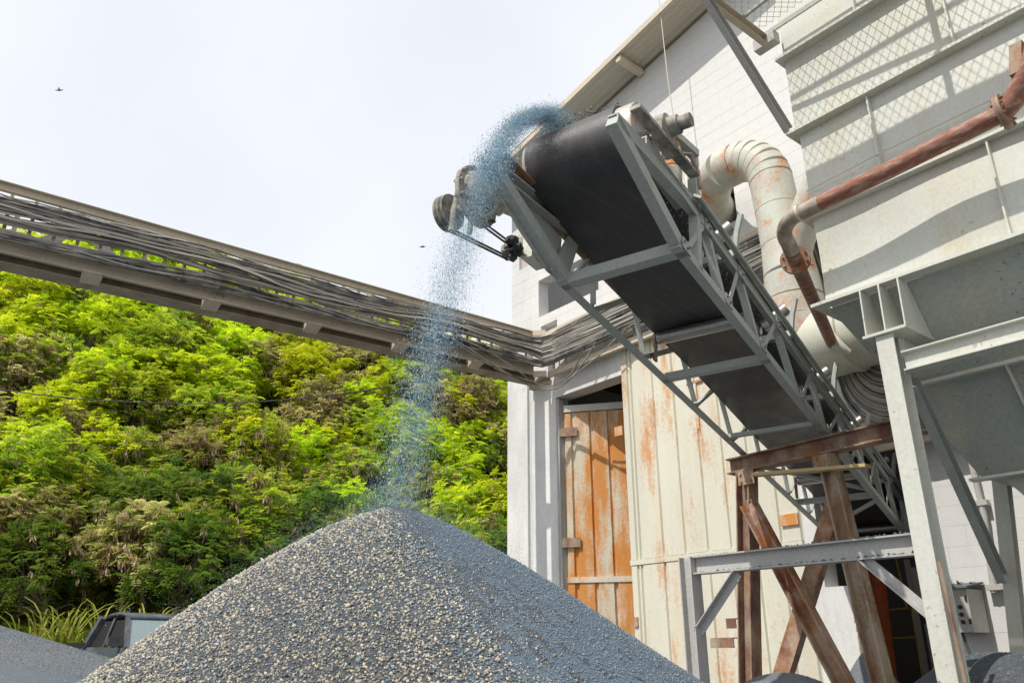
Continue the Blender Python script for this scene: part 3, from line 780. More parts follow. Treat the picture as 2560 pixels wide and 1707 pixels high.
# gusset plates with bolt heads at the lattice nodes
for t_, a_, b_, sg in [(x, 0.803, 0.045, 1) for x in rn[:6]] + [(x, 0.803, 0.415, 1) for x in ru[:5]] + [(x, -0.009, 0.045, -1) for x in lnn[1:6]] + [(x, -0.009, 0.415, -1) for x in lu[1:5]]:
    b = MB(); b.obox(G(t_, a_ + 0.003, b_), CD * 0.055, CC * 0.003, CU * 0.036); gp_ = obj('node_plate', b, tp, cv)
    bb = MB()
    for dx_ in (-0.035, 0.0, 0.035): bb.lathe(G(t_ + dx_, a_ + 0.003 + sg * 0.002, b_ + (0.012 if dx_ else -0.014)), CC * sg, [(0, 0.008), (0.009, 0.008)], 6)
    tag(obj('bolts', bb, M['rusty_beam'], gp_), kind='stuff')
# head frame
for a_, s_ in ((0.0, 1), (0.8, -1)):
    u_ = CC * s_
    cbar('head_arm', (-2.15, a_, -0.005), (-2.96, a_, 0.27), [(0, 0), (0.064, 0), (0.064, 0.078), (0, 0.078)], u_, CU)
    cbar('head_rail', (-2.94, a_, 0.31), (-1.9, a_, 0.47), Cp(0.06, 0.085, 0.009), u_, CU)
b = MB(); b.prism([G(-2.88, 0.83, 0.40), G(-2.1, 0.83, 0.53), G(-2.1, 0.83, 0.55), G(-2.88, 0.83, 0.425)], CC * 0.06); obj('bearing_plate', b, M['gear_paint'], cv)
b = MB(); b.prism([G(-2.9, -0.005, 0.25), G(-2.16, -0.005, 0.46), G(-2.17, -0.005, 0.03), G(-2.3, -0.005, 0.02), G(-2.62, -0.005, 0.12)], CC * 0.008); obj('gusset_plate', b, tp, cv)
b = MB(); b.prism([G(-2.30, 0.02, 0.02), G(-2.12, 0.02, 0.40), G(-2.0, 0.02, 0.40), G(-2.12, 0.02, 0.02)], CC * 0.01); obj('gusset_plate', b, tp, cv)
# head drum, belt
HB, HR = 0.60, 0.20
HT = -2.48
b = MB(); b.lathe(G(HT, 0.02, HB), CC, [(0, 0.02), (0, HR - 0.004), (0.01, HR), (0.70, HR), (0.71, HR - 0.004), (0.71, HR - 0.02), (0.66, HR - 0.025), (0.66, 0.05)], 40); obj('head_drum', b, M['drum'], cv, True)
b = MB(); b.lathe(G(HT, -0.5, HB), CC, [(0, 0.035), (1.48, 0.035)], 16); obj('head_shaft', b, M['gear_paint'], cv, True)
b = MB(); b.lathe(G(HT, 0.80, HB), CC, [(0, 0.05), (0, 0.085), (0.07, 0.085), (0.075, 0.06), (0.13, 0.055), (0.13, 0.04), (0.2, 0.04), (0.2, 0.01)], 20)
b.obox(G(HT, 0.84, HB - 0.08), CD * 0.11, CC * 0.035, CU * 0.045); obj('bearing', b, M['gear_paint'], cv, True)
BT = 0.012
n_w = 9
aw = np.linspace(0.05, 0.625, n_w)
prof_t = []
for t_ in np.linspace(5.6, -2.46, 60):           # lower strand towards the head
    sag = 0.012 * math.sin((t_ + 0.7) * 2.5)
    prof_t.append((t_, 0.305 + (0.095 if t_ < -2.4 else 0.095 * max(0, (-1.2 - t_) / 1.2)) * (1 if t_ > -2.4 else 1) + sag * (1 if -2.2 < t_ else 0)))
prof_t = [(t_, b_) for t_, b_ in prof_t if t_ > HT + 0.03]
wrapn = 22
for k in range(wrapn + 1):
    an = -math.pi / 2 - math.pi * k / wrapn
    prof_t.append((HT + (HR + 0.004) * math.cos(an), HB + (HR + 0.004) * math.sin(an)))
for t_ in np.linspace(-2.40, 5.6, 50):
    prof_t.append((t_, HB + HR + 0.004 - 0.03 * min(1, (t_ + 2.4) / 0.8)))
def belt_surface(off):
    vs_ = []
    n = len(prof_t)
    for k, (t_, b_) in enumerate(prof_t):
        t0_, b0_ = prof_t[max(k - 1, 0)]; t1_, b1_ = prof_t[min(k + 1, n - 1)]
        nn_ = nrm(V(b1_ - b0_, -(t1_ - t0_)))
        lower = k < n - 51 - wrapn
        upper = k > n - 50
        for a_ in aw:
            e = (abs(a_ - 0.3375) / 0.2875) ** 2
            trough = 0.11 * e if upper and k > n - 44 else (0.0 if not upper else 0.11 * e * (k - (n - 50)) / 6)
            curl = 0.0 if not lower else -0.012 * e
            vs_.append(G(t_ + nn_[0] * off, a_, b_ + nn_[1] * off + trough + curl))
    return vs_
va, vb = belt_surface(0.0), belt_surface(-BT)
n = len(prof_t)
fs_ = []
N0 = n * n_w
for k in range(n - 1):
    for j in range(n_w - 1):
        i = k * n_w + j
        fs_.append((i, i + 1, i + n_w + 1, i + n_w)); fs_.append((N0 + i, N0 + i + n_w, N0 + i + n_w + 1, N0 + i + 1))
    for j in (0, n_w - 1):
        i = k * n_w + j
        fs_.append((i, i + n_w, N0 + i + n_w, N0 + i))
b = MB(); b.add(va + vb, fs_); obj('belt', b, M['belt'], cv, True)
# return rollers, carrying idlers
for t_ in (-0.90, 2.45, 4.4):
    b = MB(); b.lathe(G(t_, 0.07, 0.24), CC, [(0, 0.02), (0, 0.044), (0.004, 0.048), (0.656, 0.048), (0.66, 0.044), (0.66, 0.02)], 24); rl = obj('return_roller', b, M['roller'], cv, True)
    for a_ in (0.045, 0.745):
        b = MB(); b.obox(G(t_, a_, 0.17), CD * 0.025, CC * 0.008, CU * 0.105); obj('roller_bracket', b, M['rusty_beam'], rl)
for t_ in (-1.3, -0.1, 1.1, 2.3, 3.5):
    b = MB(); b.bar(G(t_, 0.0, 0.50), G(t_, 0.8, 0.50), 0.05, 0.05, CD, CU); idl = obj('idler_frame', b, tp, cv)
    for p0, p1 in (((0.02, 0.74), (0.2, 0.62)), ((0.22, 0.61), (0.56, 0.61)), ((0.58, 0.62), (0.78, 0.74))):
        b = MB(); b.tube([G(t_ + 0.04, p0[0], p0[1] + 0.02), G(t_ + 0.04, p1[0], p1[1] + 0.02)], 0.05, 16); obj('roller', b, M['roller'], idl, True)
    for a_, lean in ((0.0, -0.06), (0.8, 0.06)):
        b = MB(); b.tube([G(t_, a_, 0.48), G(t_, a_ + lean * 0.4, 0.66), G(t_, a_ + lean, 0.80)], 0.022, 6); obj('roller_bracket', b, tp, idl)
# tensioning jack and its post on the right side
b = MB(); b.beam(G(-1.93, 0.80, 0.02), G(-1.93, 0.80, 0.90), Lp(0.055), CD, nC); jk = obj('jack_post', b, tp, cv)
b = MB(); b.bar(G(-1.93, 0.80, 0.86), G(-2.22, 0.74, 0.86), 0.06, 0.05, CC, CU); obj('jack_arm', b, tp, jk)
b = MB(); b.bar(G(-1.95, 0.72, 0.48), G(-2.25, 0.72, 0.48), 0.10, 0.03, CC, CU); obj('jack_shelf', b, tp, jk)
b = MB(); b.lathe(G(-2.11, 0.72, 0.495), CU, [(0, 0.05), (0, 0.062), (0.12, 0.062), (0.15, 0.05)], 20); jj = obj('jack', b, M['gear_paint'], cv, True)
b = MB(); b.lathe(G(-2.11, 0.72, 0.645), CU, [(0, 0.05), (0, 0.055), (0.045, 0.055), (0.045, 0.04)], 20); obj('orange_ring', b, M['orange_paint'], jj, True)
b = MB(); b.lathe(G(-2.11, 0.72, 0.69), CU, [(0, 0.05), (0, 0.06), (0.10, 0.06), (0.11, 0.05)], 20); obj('silver_collar', b, M['silver'], jj, True)
b = MB(); b.lathe(G(-2.11, 0.72, 0.80), CU, [(0, 0.05), (0, 0.056), (0.03, 0.056), (0.03, 0.04)], 20); obj('orange_ring', b, M['orange_paint'], jj, True)
b = MB(); b.tube([G(-2.16, 0.78, 0.70), G(-2.08, 0.83, 0.735), G(-2.0, 0.84, 0.66), G(-1.97, 0.84, 0.55)], 0.013, 8); obj('hose', b, M['dusty_pipe'], jj, True)
# drive: gear reducer, sheave, v-belts, motor
GA = -0.33
b = MB(); b.lathe(G(HT - 0.02, GA - 0.16, HB), CC, [(0, 0.03), (0, 0.165), (0.03, 0.17), (0.03, 0.205), (0.06, 0.205), (0.06, 0.165), (0.16, 0.15), (0.22, 0.10), (0.22, 0.04)], 32); gr = obj('gear_reducer', b, M['gear_paint'], cv, True)
for k in range(12):
    a = k / 12 * 2 * math.pi
    b = MB(); b.lathe(G(HT - 0.02 + 0.19 * math.cos(a), GA - 0.145, HB + 0.19 * math.sin(a)), CC, [(0, 0.012), (0.07, 0.012)], 6); obj('bolt', b, M['gear_paint'], gr)
b = MB(); b.tube([G(HT - 0.1, GA - 0.19, HB + 0.02), G(HT - 0.13, GA - 0.19, HB - 0.16), G(HT - 0.12, GA - 0.19, HB - 0.31)], [0.03, 0.022, 0.026], 10); obj('torque_arm', b, M['gear_paint'], gr, True)
b = MB(); b.obox(G(HT - 0.06, GA - 0.10, HB - 0.15), CD * 0.012 + CU * 0.0, CC * 0.012, CU * 0.17); obj('torque_arm', b, M['gear_paint'], gr)
SV = (HT - 0.10, GA - 0.30, HB - 0.13)
b = MB(); b.lathe(G(*SV), CC, [(0, 0.03), (0, 0.115), (0.012, 0.118), (0.022, 0.105), (0.032, 0.118), (0.044, 0.118), (0.054, 0.105), (0.064, 0.118), (0.076, 0.115), (0.08, 0.03), (0.2, 0.03)], 32); obj('sheave', b, M['gear_paint'], cv, True)
MT = (-2.10, -0.02, 0.30)
for k, da in enumerate((0.02, 0.05)):
    s0 = G(SV[0], SV[1] + da, SV[2]); s1 = G(-1.90, SV[1] + da, 0.60)
    dd = nrm(s1 - s0); pp = nrm(np.cross(dd, CC))
    b = MB()
    loop = [s0 + pp * 0.11 - dd * 0.02, s1 + pp * 0.06, s1 + dd * 0.06, s1 - pp * 0.06, s0 - pp * 0.11 - dd * 0.02]
    b.tube(loop, 0.008, 6); obj('drive_belt', b, M['belt'], cv, True)
b = MB(); b.lathe(G(-1.90, SV[1] + 0.0, 0.60), CC, [(0, 0.02), (0, 0.06), (0.07, 0.06), (0.07, 0.025), (0.14, 0.025), (0.14, 0.09), (0.40, 0.09), (0.42, 0.05)], 24); obj('motor', b, M['gear_paint'], cv, True)
b = MB(); b.prism([G(-2.44, -0.09, 0.30), G(-2.28, -0.09, 0.34), G(-2.24, -0.09, 0.2), G(-2.28, -0.09, 0.06), G(-2.44, -0.09, 0.05)], CC * 0.07); obj('belt_guard', b, M['hopper_paint'], cv)
b = MB(); b.lathe(G(-2.19, -0.16, 0.63), CC, [(0, 0.03), (0, 0.12), (0.02, 0.125), (0.2, 0.125), (0.22, 0.1)], 24); obj('counter_drum', b, M['fan_paint'], cv, True)
b = MB()
for k in range(26):
    c = G(-2.52 + random.gauss(0, 0.028), -0.10 + random.gauss(0, 0.022), 0.08 + random.gauss(0, 0.03))
    b.obox(c, nrm(RNG.normal(size=3)) * 0.016, nrm(RNG.normal(size=3)) * 0.018, nrm(RNG.normal(size=3)) * 0.014)
obj('caked_grit', b, M['belt'], cv)

# ------------------------------------------------------------------ rusty trestle under the conveyor
tr = thing('rusty_trestle', 'brown rusty trestle with crossed braces carrying the conveyor truss', 'trestle', (-3.6, 5.9, 0))
TYR = 5.9
b = MB(); b.beam((-4.22, TYR, 3.05), (-2.3, TYR, 3.085), Ip(0.13, 0.135, 0.012, 0.009), (0, 1, 0), (0, 0, 1)); obj('beam', b, M['rusty_beam'], tr)
b = MB(); b.beam((-4.06, TYR, 2.98), (-4.38, TYR, 0.0), Ip(0.14, 0.13, 0.012, 0.009), (0, 1, 0), (1, 0, 0)); obj('leg', b, M['rusty_beam'], tr)
b = MB(); b.beam((-3.29, TYR, 2.99), (-3.0, TYR - 0.0, 0.0), Ip(0.12, 0.125, 0.012, 0.009), (0, 1, 0), (1, 0, 0)); obj('leg', b, M['rusty_tan'], tr)
def cb(p0, p1, m, flip=1):
    b = MB(); b.beam(p0, p1, [(q[0] * flip, q[1]) for q in Cp(0.085, 0.135, 0.016)], (0, 1, 0), (1, 0, 1)); obj('brace', b, m, tr)
cb((-4.015, TYR - 0.05, 2.70), (-3.25, TYR - 0.05, 1.05), M['rusty_orange'], -1)
cb((-3.34, TYR + 0.09, 2.66), (-4.2, TYR + 0.09, 1.0), M['rusty_orange'], 1)
for (xa, xb, za) in ((-4.55, -4.31, 1.60), (-4.37, -4.27, 1.75)):
    b = MB(); b.box((xa, TYR - 0.075, za - 0.04), (xb, TYR - 0.068, za + 0.04)); b.box((xa, TYR - 0.068, za + 0.032), (xb, TYR - 0.02, za + 0.04)); obj('bracket', b, M['rusty_beam'], tr)
for cx_, cz_ in ((-4.02, 2.92), (-3.30, 2.93), (-3.66, 2.04)):
    b = MB(); b.box((cx_ - 0.08, TYR - 0.081, cz_ - 0.06), (cx_ + 0.08, TYR - 0.072, cz_ + 0.06)); gp_ = obj('gusset_plate', b, M['rusty_beam'], tr) if cz_ > 2.5 else None
    if gp_:
        bb = MB()
        for dx_ in (-0.05, 0.05):
            for dz_ in (-0.035, 0.035): bb.lathe((cx_ + dx_, TYR - 0.08, cz_ + dz_), (0, -1, 0), [(0, 0.012), (0.014, 0.012)], 6)
        tag(obj('bolts', bb, M['rusty_tan'], gp_), kind='stuff')
tb = MB(); tb.obox((-3.42, TYR - 0.10, 2.875), (0.50, 0, -0.048), (0, 0.05, 0), (0, 0, 0.013))
tag(obj('timber_board', tb, M['wood']), 'yellowish timber board lying under the rusty trestle beam', 'board')

# ------------------------------------------------------------------ grey frame in front of the trestle
gf = thing('grey_frame', 'dusty grey steel beam on a post with knee braces in front of the trestle', 'steel frame', (-3.3, 5.2, 0))
b = MB(); b.beam((-4.13, 5.2, 2.158), (-2.37, 5.2, 2.15), Ip(0.10, 0.135, 0.011, 0.008), (0, 1, 0), (0, 0, 1)); obj('beam', b, M['grey_steel'], gf)
b = MB(); b.beam((-4.20, 5.2, 0), (-4.20, 5.2, 2.225), Ip(0.12, 0.12, 0.011, 0.008), (0, 1, 0), (1, 0, 0)); obj('post', b, M['grey_steel'], gf)
b = MB(); b.beam((-3.76, 5.2, 2.09), (-4.17, 5.2, 1.68), Lp(0.06), (0, -1, 0), (1, 0, -1)); obj('knee_brace', b, M['grey_steel'], gf)
b = MB(); b.beam((-2.78, 5.2, 2.09), (-2.38, 5.2, 1.70), Lp(0.06), (0, -1, 0), (1, 0, 1)); obj('knee_brace', b, M['grey_steel'], gf)
b = MB()
for k in range(220):
    x = random.uniform(-4.1, -2.4); z = 2.155 + (0.0675 if k % 2 else -0.0555)
    r_ = random.uniform(0.002, 0.006)
    b.obox((x, 5.2 + random.uniform(-0.048, 0.0), z + r_ * 0.6), nrm(RNG.normal(size=3)) * r_, nrm(RNG.normal(size=3)) * r_, nrm(RNG.normal(size=3)) * r_)
tag(obj('grit', b, M['sand'], gf), kind='stuff')

# ------------------------------------------------------------------ cable bridge
BS = 0.020
def bz(y, z): return z - (8.0 - y) * np.interp(z, [5.95, 6.45], [0.033, 0.023])
cbg = thing('cable_bridge', 'dusty steel truss bridge carrying bundles of cables from the left to the white building', 'cable bridge', (-9.6, 3, 5.6))
YB0, YB1 = -5.0, 8.36
b = MB(); b.beam((-9.70, YB0, bz(YB0, 5.815)), (-9.70, YB1, bz(YB1, 5.815)), Ip(0.26, 0.13, 0.014, 0.012), (1, 0, 0), (0, 0, 1)); obj('main_beam', b, M['bridge_beam'], cbg)
def rail(x, z, w, h, name, y1=8.1):
    b = MB(); b.beam((x, YB0, bz(YB0, z)), (x, y1, bz(y1, z)), [(q[0], q[1]) for q in Cp(w, h, 0.008)], (1, 0, 0), (0, 0, 1)); obj(name, b, M['bridge_steel'], cbg)
rail(-9.47, 5.88, 0.06, 0.15, 'lower_rail'); rail(-9.47, 6.51, 0.06, 0.11, 'upper_rail'); rail(-9.97, 5.95, -0.05, 0.12, 'lower_rail'); rail(-9.97, 6.56, -0.05, 0.10, 'upper_rail')
y = YB0 + 0.2
k = 0
while y < 8.0:
    b = MB(); b.box((-9.46, y - 0.018, bz(y, 5.955)), (-9.435, y + 0.018, bz(y, 6.455))); obj('rung', b, M['bridge_steel'], cbg)
    if k % 2 == 0:
        b = MB(); b.box((-9.99, y + 0.10, bz(y, 5.88)), (-9.96, y + 0.15, bz(y, 6.49))); obj('rung', b, M['bridge_steel'], cbg)
    y += 0.24; k += 1
y = YB0
while y < 7.9:
    for sgn in (0, 1):
        ya, yb_ = y + sgn * 0.9, y + 0.9 + sgn * 0.9
        za, zb_ = (5.88, 6.49) if sgn == 0 else (6.49, 5.88)
        b = MB(); b.beam((-9.93, ya, bz(ya, za)), (-9.93, min(yb_, 8.2), bz(yb_, zb_)), [(-0.06, 0), (0.06, 0), (0.06, 0.008), (-0.06, 0.008)], (0, 0.6, 0.8 if sgn == 0 else -0.8), (1, 0, 0)); obj('diagonal', b, M['grey_steel'], cbg)
    y += 1.8
for k in range(-3, 6):
    y = 1.43 + 1.376 * k
    b = MB()
    b.beam((-9.60, y, bz(y, 5.735)), (-9.39, y - 0.02, bz(y, 5.80)), [(-0.10, -0.007), (0.10, -0.007), (0.10, 0.007), (-0.10, 0.007)], (0, 1, 0), (0.3, 0, 1))
    b.prism([(-9.66, y + 0.092, bz(y, 5.745)), (-9.60, y + 0.092, bz(y, 5.735)), (-9.40, y + 0.092, bz(y, 5.80)), (-9.62, y + 0.092, bz(y, 5.87))], (0, 0.008, 0))
    b.prism([(-9.66, y - 0.10, bz(y, 5.745)), (-9.60, y - 0.10, bz(y, 5.735)), (-9.40, y - 0.10, bz(y, 5.80)), (-9.62, y - 0.10, bz(y, 5.87))], (0, 0.008, 0))
    obj('bracket', b, M['bridge_steel'], cbg)
b = MB(); b.box((-9.95, YB0, 0), (-9.5, YB0 + 0.2, bz(YB0, 5.55))); obj('support_post', b, M['bridge_steel'], cbg)
b = MB(); b.box((-9.86, 8.3, bz(8, 5.70)), (-9.40, W - 0.046, bz(8, 5.745))); obj('end_plate', b, M['bridge_steel'], cbg)

# cable tray along the wall
ct = thing('cable_tray', 'ladder tray of dusty steel carrying cables along the white wall', 'cable tray', (-7, 8.3, 6))
pr = Cp(0.07, 0.09, 0.008)
for z0, z1 in ((5.80, 5.86), (6.52, 6.66)):
    b = MB(); b.beam((-9.43, 8.06, z0), (-9.28, 8.22, z0), [(0, -0.045), (0.05, -0.045), (0.05, 0.045), (0, 0.045)], (0.7, -0.7, 0), (0, 0, 1))
    b.beam((-9.28, 8.24, z0), (-4.6, 8.24, z1), pr, (0, 1, 0), (0, 0, 1)); obj('side_rail', b, M['fascia'], ct)
x = -9.2
while x < -4.7:
    f = (x + 9.28) / 4.68
    b = MB(); b.box((x, 8.29, 5.82 + 0.06 * f), (x + 0.035, 8.31, 6.5 + 0.14 * f)); obj('rung', b, M['fascia'], ct); x += 0.30
b = MB(); b.prism([(-4.05, 8.22, 4.72), (-3.8, 8.22, 4.42), (-2.6, 8.22, 4.44), (-2.6, 8.22, 4.52), (-3.76, 8.22, 4.50), (-3.95, 8.22, 4.75)], (0, 0.2, 0)); obj('side_rail', b, M['fascia'], ct)
b = MB(); b.beam((-4.3, 8.24, 3.56), (-2.4, 8.24, 3.60), pr, (0, 1, 0), (0, 0, 1)); obj('side_rail', b, M['fascia'], ct)
x = -4.2
while x < -2.5:
    b = MB(); b.box((x, 8.27, 3.6), (x + 0.04, 8.29, 4.45)); obj('rung', b, M['fascia'], ct); x += 0.27

# cables: each one runs over the bridge, round the corner, along the wall, down and away to the right
NC = 76
mats = ['cable_black', 'cable_grey', 'cable_grey', 'cable_dusty', 'cable_dusty', 'cable_pale', 'cable_pale']
for i in range(NC):
    fr_ = i / (NC - 1)
    low = fr_ < 0.30
    zr = (5.935 + 0.11 * (fr_ / 0.30)) if low else (6.185 + 0.20 * ((fr_ - 0.30) / 0.70))
    r_ = random.choice((0.007, 0.008, 0.010, 0.012, 0.014))
    xo = -9.40 + random.uniform(0, 0.10) + (0.02 if low else 0.0)
    ph, ph2 = random.uniform(0, 6.28), random.uniform(0, 6.28)
    ph_c = random.uniform(-0.5, 0.5)
    amp = random.uniform(0.01, 0.045)
    pts = []
    for y in np.arange(YB0, 7.75, 0.22):
        sag = -0.11 * (0.5 - 0.5 * math.cos(2 * math.pi * (y + 2.0) / 4.2)) * (0.35 if low else 1.0) * (1 - 0.8 * max(0, (fr_ - 0.30) / 0.70))
        dz = amp * math.sin(y * 1.5 + ph) + 0.018 * math.sin(y * 3.9 + ph2)
        zz = min(max(zr + dz + sag, 5.92), 6.41)
        pts.append((xo + 0.012 * math.sin(y * 2 + ph2), y, bz(y, zz)))
    wy = 8.20 - random.uniform(0.02, 0.08)
    zw = zr if low else 6.05 + 0.40 * ((fr_ - 0.30) / 0.70)
    cx = xo
    pts += [(xo + 0.03, 7.92, bz(7.9, 0.5 * zr + 0.5 * zw) - 0.02), (xo + 0.10, wy - 0.06, zw - 0.03), (xo + 0.3, wy, zw - 0.02)]
    if not low or random.random() < 0.6:
        xv = -4.75 + 0.55 * fr_                     # where it turns down
        for x in np.arange(-8.9, xv - 0.55, 0.3):
            pts.append((x, wy + 0.01 * math.sin(x * 3 + ph), zw + 0.10 * (x + 9) / 4.5 + amp * 0.6 * math.sin(x * 1.7 + ph)))
        ze = zw + 0.10
        rr = 0.38
        for t_ in np.linspace(0, math.pi / 2, 7):
            pts.append((xv - rr + rr * math.sin(t_), wy, ze - rr + rr * math.cos(t_)))
        zl = 3.64 + 0.72 * fr_
        rr2 = 0.25 + 0.45 * (1 - fr_)
        xv2 = -4.28 + 0.34 * fr_
        pts.append((0.5 * (xv + xv2), wy, 5.0))
        for t_ in np.linspace(0, math.pi / 2, 8):
            pts.append((xv2 + rr2 - rr2 * math.cos(t_), wy, zl + rr2 - rr2 * math.sin(t_)))
        pts += [(-3.2, wy, zl + 0.02), (-2.4, wy, zl + 0.03), (-1.5, wy, zl)]
    else:
        for x in np.arange(-8.9, -7.6, 0.3): pts.append((x, wy, zw + 0.02 * (x + 9)))
        pts += [(-7.5, wy + 0.05, zw + 0.1), (-7.45, W - 0.01, zw + 0.14)]
    b = MB(); b.tube(pts, r_, 6, False)
    mt_ = random.choice(mats)
    o = obj('power_cable', b, M[mt_], None, True)
    cw_ = {'cable_black': 'black', 'cable_grey': 'dark grey', 'cable_dusty': 'dusty brown grey', 'cable_pale': 'pale dust coated'}[mt_]
    wh_ = 'lower bundle on the cable bridge' if low else ('lower half of the upper bundle on the bridge' if fr_ < 0.68 else 'top layer of the upper bundle on the bridge')
    tag(o, f'{cw_} cable in the {wh_}', 'cable', f'{cw_} cables in the {wh_}')
for k, (ya, zlow, xe, ze) in enumerate(((6.25, 5.50, -8.25, 5.98), (6.9, 5.44, -7.9, 6.06), (6.4, 5.47, -7.35, 6.0))):
    pts = [V(-9.30, ya - 1.2, 5.98), V(-9.28, ya - 0.5, 5.98), V(-9.27, ya, 5.93), V(-9.24, ya + 0.8, 5.66), V(-9.20, 7.75, zlow + 0.05), V(-9.05, 8.06, zlow), V(-8.7, 8.12, zlow + 0.05), V((xe - 8.7) / 2, 8.13, (zlow + ze) / 2 - 0.02), V(xe, 8.14, ze), V(xe + 0.5, 8.15, ze + 0.08)]
    fine = []
    for a, b_, c_, d_ in zip([pts[0]] + pts[:-2], pts[:-1], pts[1:], pts[2:] + [pts[-1]]):
        for u in np.linspace(0, 1, 6)[:-1]:
            fine.append(0.5 * ((2 * b_) + (c_ - a) * u + (2 * a - 5 * b_ + 4 * c_ - d_) * u * u + (3 * b_ - a - 3 * c_ + d_) * u ** 3))
    b = MB(); b.tube(fine, 0.012, 7, False)
    tag(obj('power_cable', b, M['cable_grey' if k else 'cable_black'], None, True), 'loose grey cable drooping below the corner of the cable bridge', 'cable', 'loose cables drooping at the bridge corner')

# ------------------------------------------------------------------ small things on the wall
b = MB(); b.tube([(-6.1, 7.9, 11.2), (-6.09, 7.93, 9.6), (-6.06, 8.0, 8.2), (-6.03, 8.05, 7.62)], 0.008, 6)
b.tube([(-6.16, 8.02, 7.95), (-6.08, 8.02, 7.8), (-6.03, 8.05, 7.6)], 0.008, 6)
tag(obj('hanging_rope', b, M['rope'], None, True), 'thin pale rope hanging from the roof edge to the rusty duct', 'rope')
b = MB(); b.tube([(-3.20, W - 0.05, 3.5), (-3.18, W - 0.05, 2.75), (-3.24, W - 0.05, 2.05)], 0.028, 10)
cdt = thing('wall_conduit', 'dusty grey conduit pipe clamped to the block wall beside the hopper leg', 'conduit', (-3.2, W, 2.0))
obj('conduit_pipe', b, M['galv'], cdt, True)
for z in (2.85, 2.07):
    b = MB(); b.box((-3.29, W - 0.085, z), (-3.12, W - 0.004, z + 0.05)); obj('clamp', b, M['galv'], cdt)
cp = thing('control_panel', 'grimy grey push button panel with a hood on the block wall', 'control panel', (-3.5, 8.2, 1.7))
PX0, PX1, PY = -3.66, -3.36, 8.12
b = MB(); b.box((PX0, PY, 1.70), (PX1, W - 0.004, 2.08)); obj('box', b, M['panel_grey'], cp)
b = MB(); b.prism([(PX0 - 0.03, PY - 0.05, 2.083), (PX1 + 0.03, PY - 0.05, 2.083), (PX1 + 0.03, W - 0.004, 2.14), (PX0 - 0.03, W - 0.004, 2.14)], (0, 0, 0.015)); obj('hood', b, M['sand'], cp)
b = MB()
for k in range(14):
    b.obox((random.uniform(PX0, PX1), random.uniform(PY, W - 0.05), 2.135), nrm(RNG.normal(size=3)) * 0.014, nrm(RNG.normal(size=3)) * 0.012, nrm(RNG.normal(size=3)) * 0.012)
obj('loose_stones', b, M['sand'], cp)
for r_ in range(3):
    for c_ in range(3):
        mm = 'black_plastic' if c_ == 2 else ('red_plastic' if r_ == 1 else ('green_plastic' if r_ == 0 and c_ == 1 else 'black_plastic'))
        b = MB(); b.lathe((PX0 + 0.07 + 0.075 * c_, PY + 0.002, 1.92 - 0.065 * r_), (0, -1, 0), [(0, 0.019), (0.015, 0.019), (0.016, 0.015), (0.024, 0.015)], 14); obj('push_button', b, M[mm], cp, True)
b = MB(); b.lathe((PX0 + 0.09, PY + 0.002, 2.01), (0, -1, 0), [(0, 0.018), (0.02, 0.018), (0.022, 0.032), (0.04, 0.03), (0.045, 0.012)], 18); obj('push_button', b, M['red_plastic'], cp, True, label='large red emergency stop button')
for z in (1.97, 1.77):
    b = MB(); b.box((PX1 - 0.025, PY - 0.012, z), (PX1 - 0.005, PY + 0.002, z + 0.045)); obj('latch', b, M['black_plastic'], cp)
b = MB(); b.tube([(-3.5, PY + 0.08, 1.70), (-3.47, PY + 0.06, 1.55), (-3.4, PY + 0.07, 1.35)], 0.014, 8); obj('cable', b, M['wire'], cp, True)
# things inside the dark opening
b = MB(); b.lathe((-5.22, 9.9, 0.0), (0.045, 0, 1), [(0, 0.09), (2.5, 0.10), (2.52, 0.05)], 20)
tag(obj('orange_post', b, M['orange_post'], None, True), 'bright orange round post inside the dark conveyor opening', 'post')
yf = thing('yellow_tube_stand', 'thin yellow tube frame standing inside the dark conveyor opening', 'frame', (-5.0, 10.2, 0))
for p0, p1 in (((-5.26, 10.2, 0), (-5.22, 10.2, 2.04)), ((-4.92, 10.2, 0), (-4.89, 10.2, 2.05)), ((-5.22, 10.2, 2.03), (-4.88, 10.2, 2.04)), ((-5.22, 10.2, 1.70), (-4.89, 10.2, 1.71)), ((-4.95, 10.2, 2.04), (-4.98, 10.2, 2.7))):
    b = MB(); b.bar(p0, p1, 0.018, 0.018, (1, 0, 0.3), (0, 1, 0)); obj('bar', b, M['yellow_paint'], yf)
b = MB(); b.box((-4.84, 10.1, 0), (-4.79, 10.15, 2.6)); b.box((-4.74, 10.12, 1.2), (-4.50, 10.15, 1.85)); b.box((-4.80, 10.12, 2.1), (-4.60, 10.15, 2.5))
tag(obj('switch_board', b, M['panel_grey']), 'pale grey board on a post inside the dark opening behind the yellow frame', 'board')
hk = thing('yellow_hook', 'yellow lifting hook hanging low by the hopper leg', 'hook', (-2.3, 7.2, 1.6))
b = MB(); b.lathe((-2.30, 7.2, 1.66), (0, 0, 1), [(0, 0.01), (0.01, 0.035), (0.09, 0.035), (0.10, 0.01)], 12); obj('hook_block', b, M['yellow_paint'], hk, True)
b = MB(); b.tube([(-2.30, 7.2, 1.66), (-2.30, 7.2, 1.62)] + [V(-2.33, 7.2, 1.60) + 0.03 * V(math.cos(t_), 0, math.sin(t_)) for t_ in np.linspace(0, -3.4, 9)], 0.008, 8); obj('hook_bend', b, M['fascia'], hk, True)
b = MB(); b.tube([(-2.30, 7.2, 1.76), (-2.30, 7.2, 2.75)], 0.005, 6); obj('chain', b, M['wire'], hk)
b = MB(); b.box((-2.35, 7.18, 2.29), (-2.26, 7.19, 2.40)); tag(obj('yellow_tag', b, M['yellow_paint']), 'small yellow warning tag hanging above the yellow hook', 'tag')
ct_b = MB()
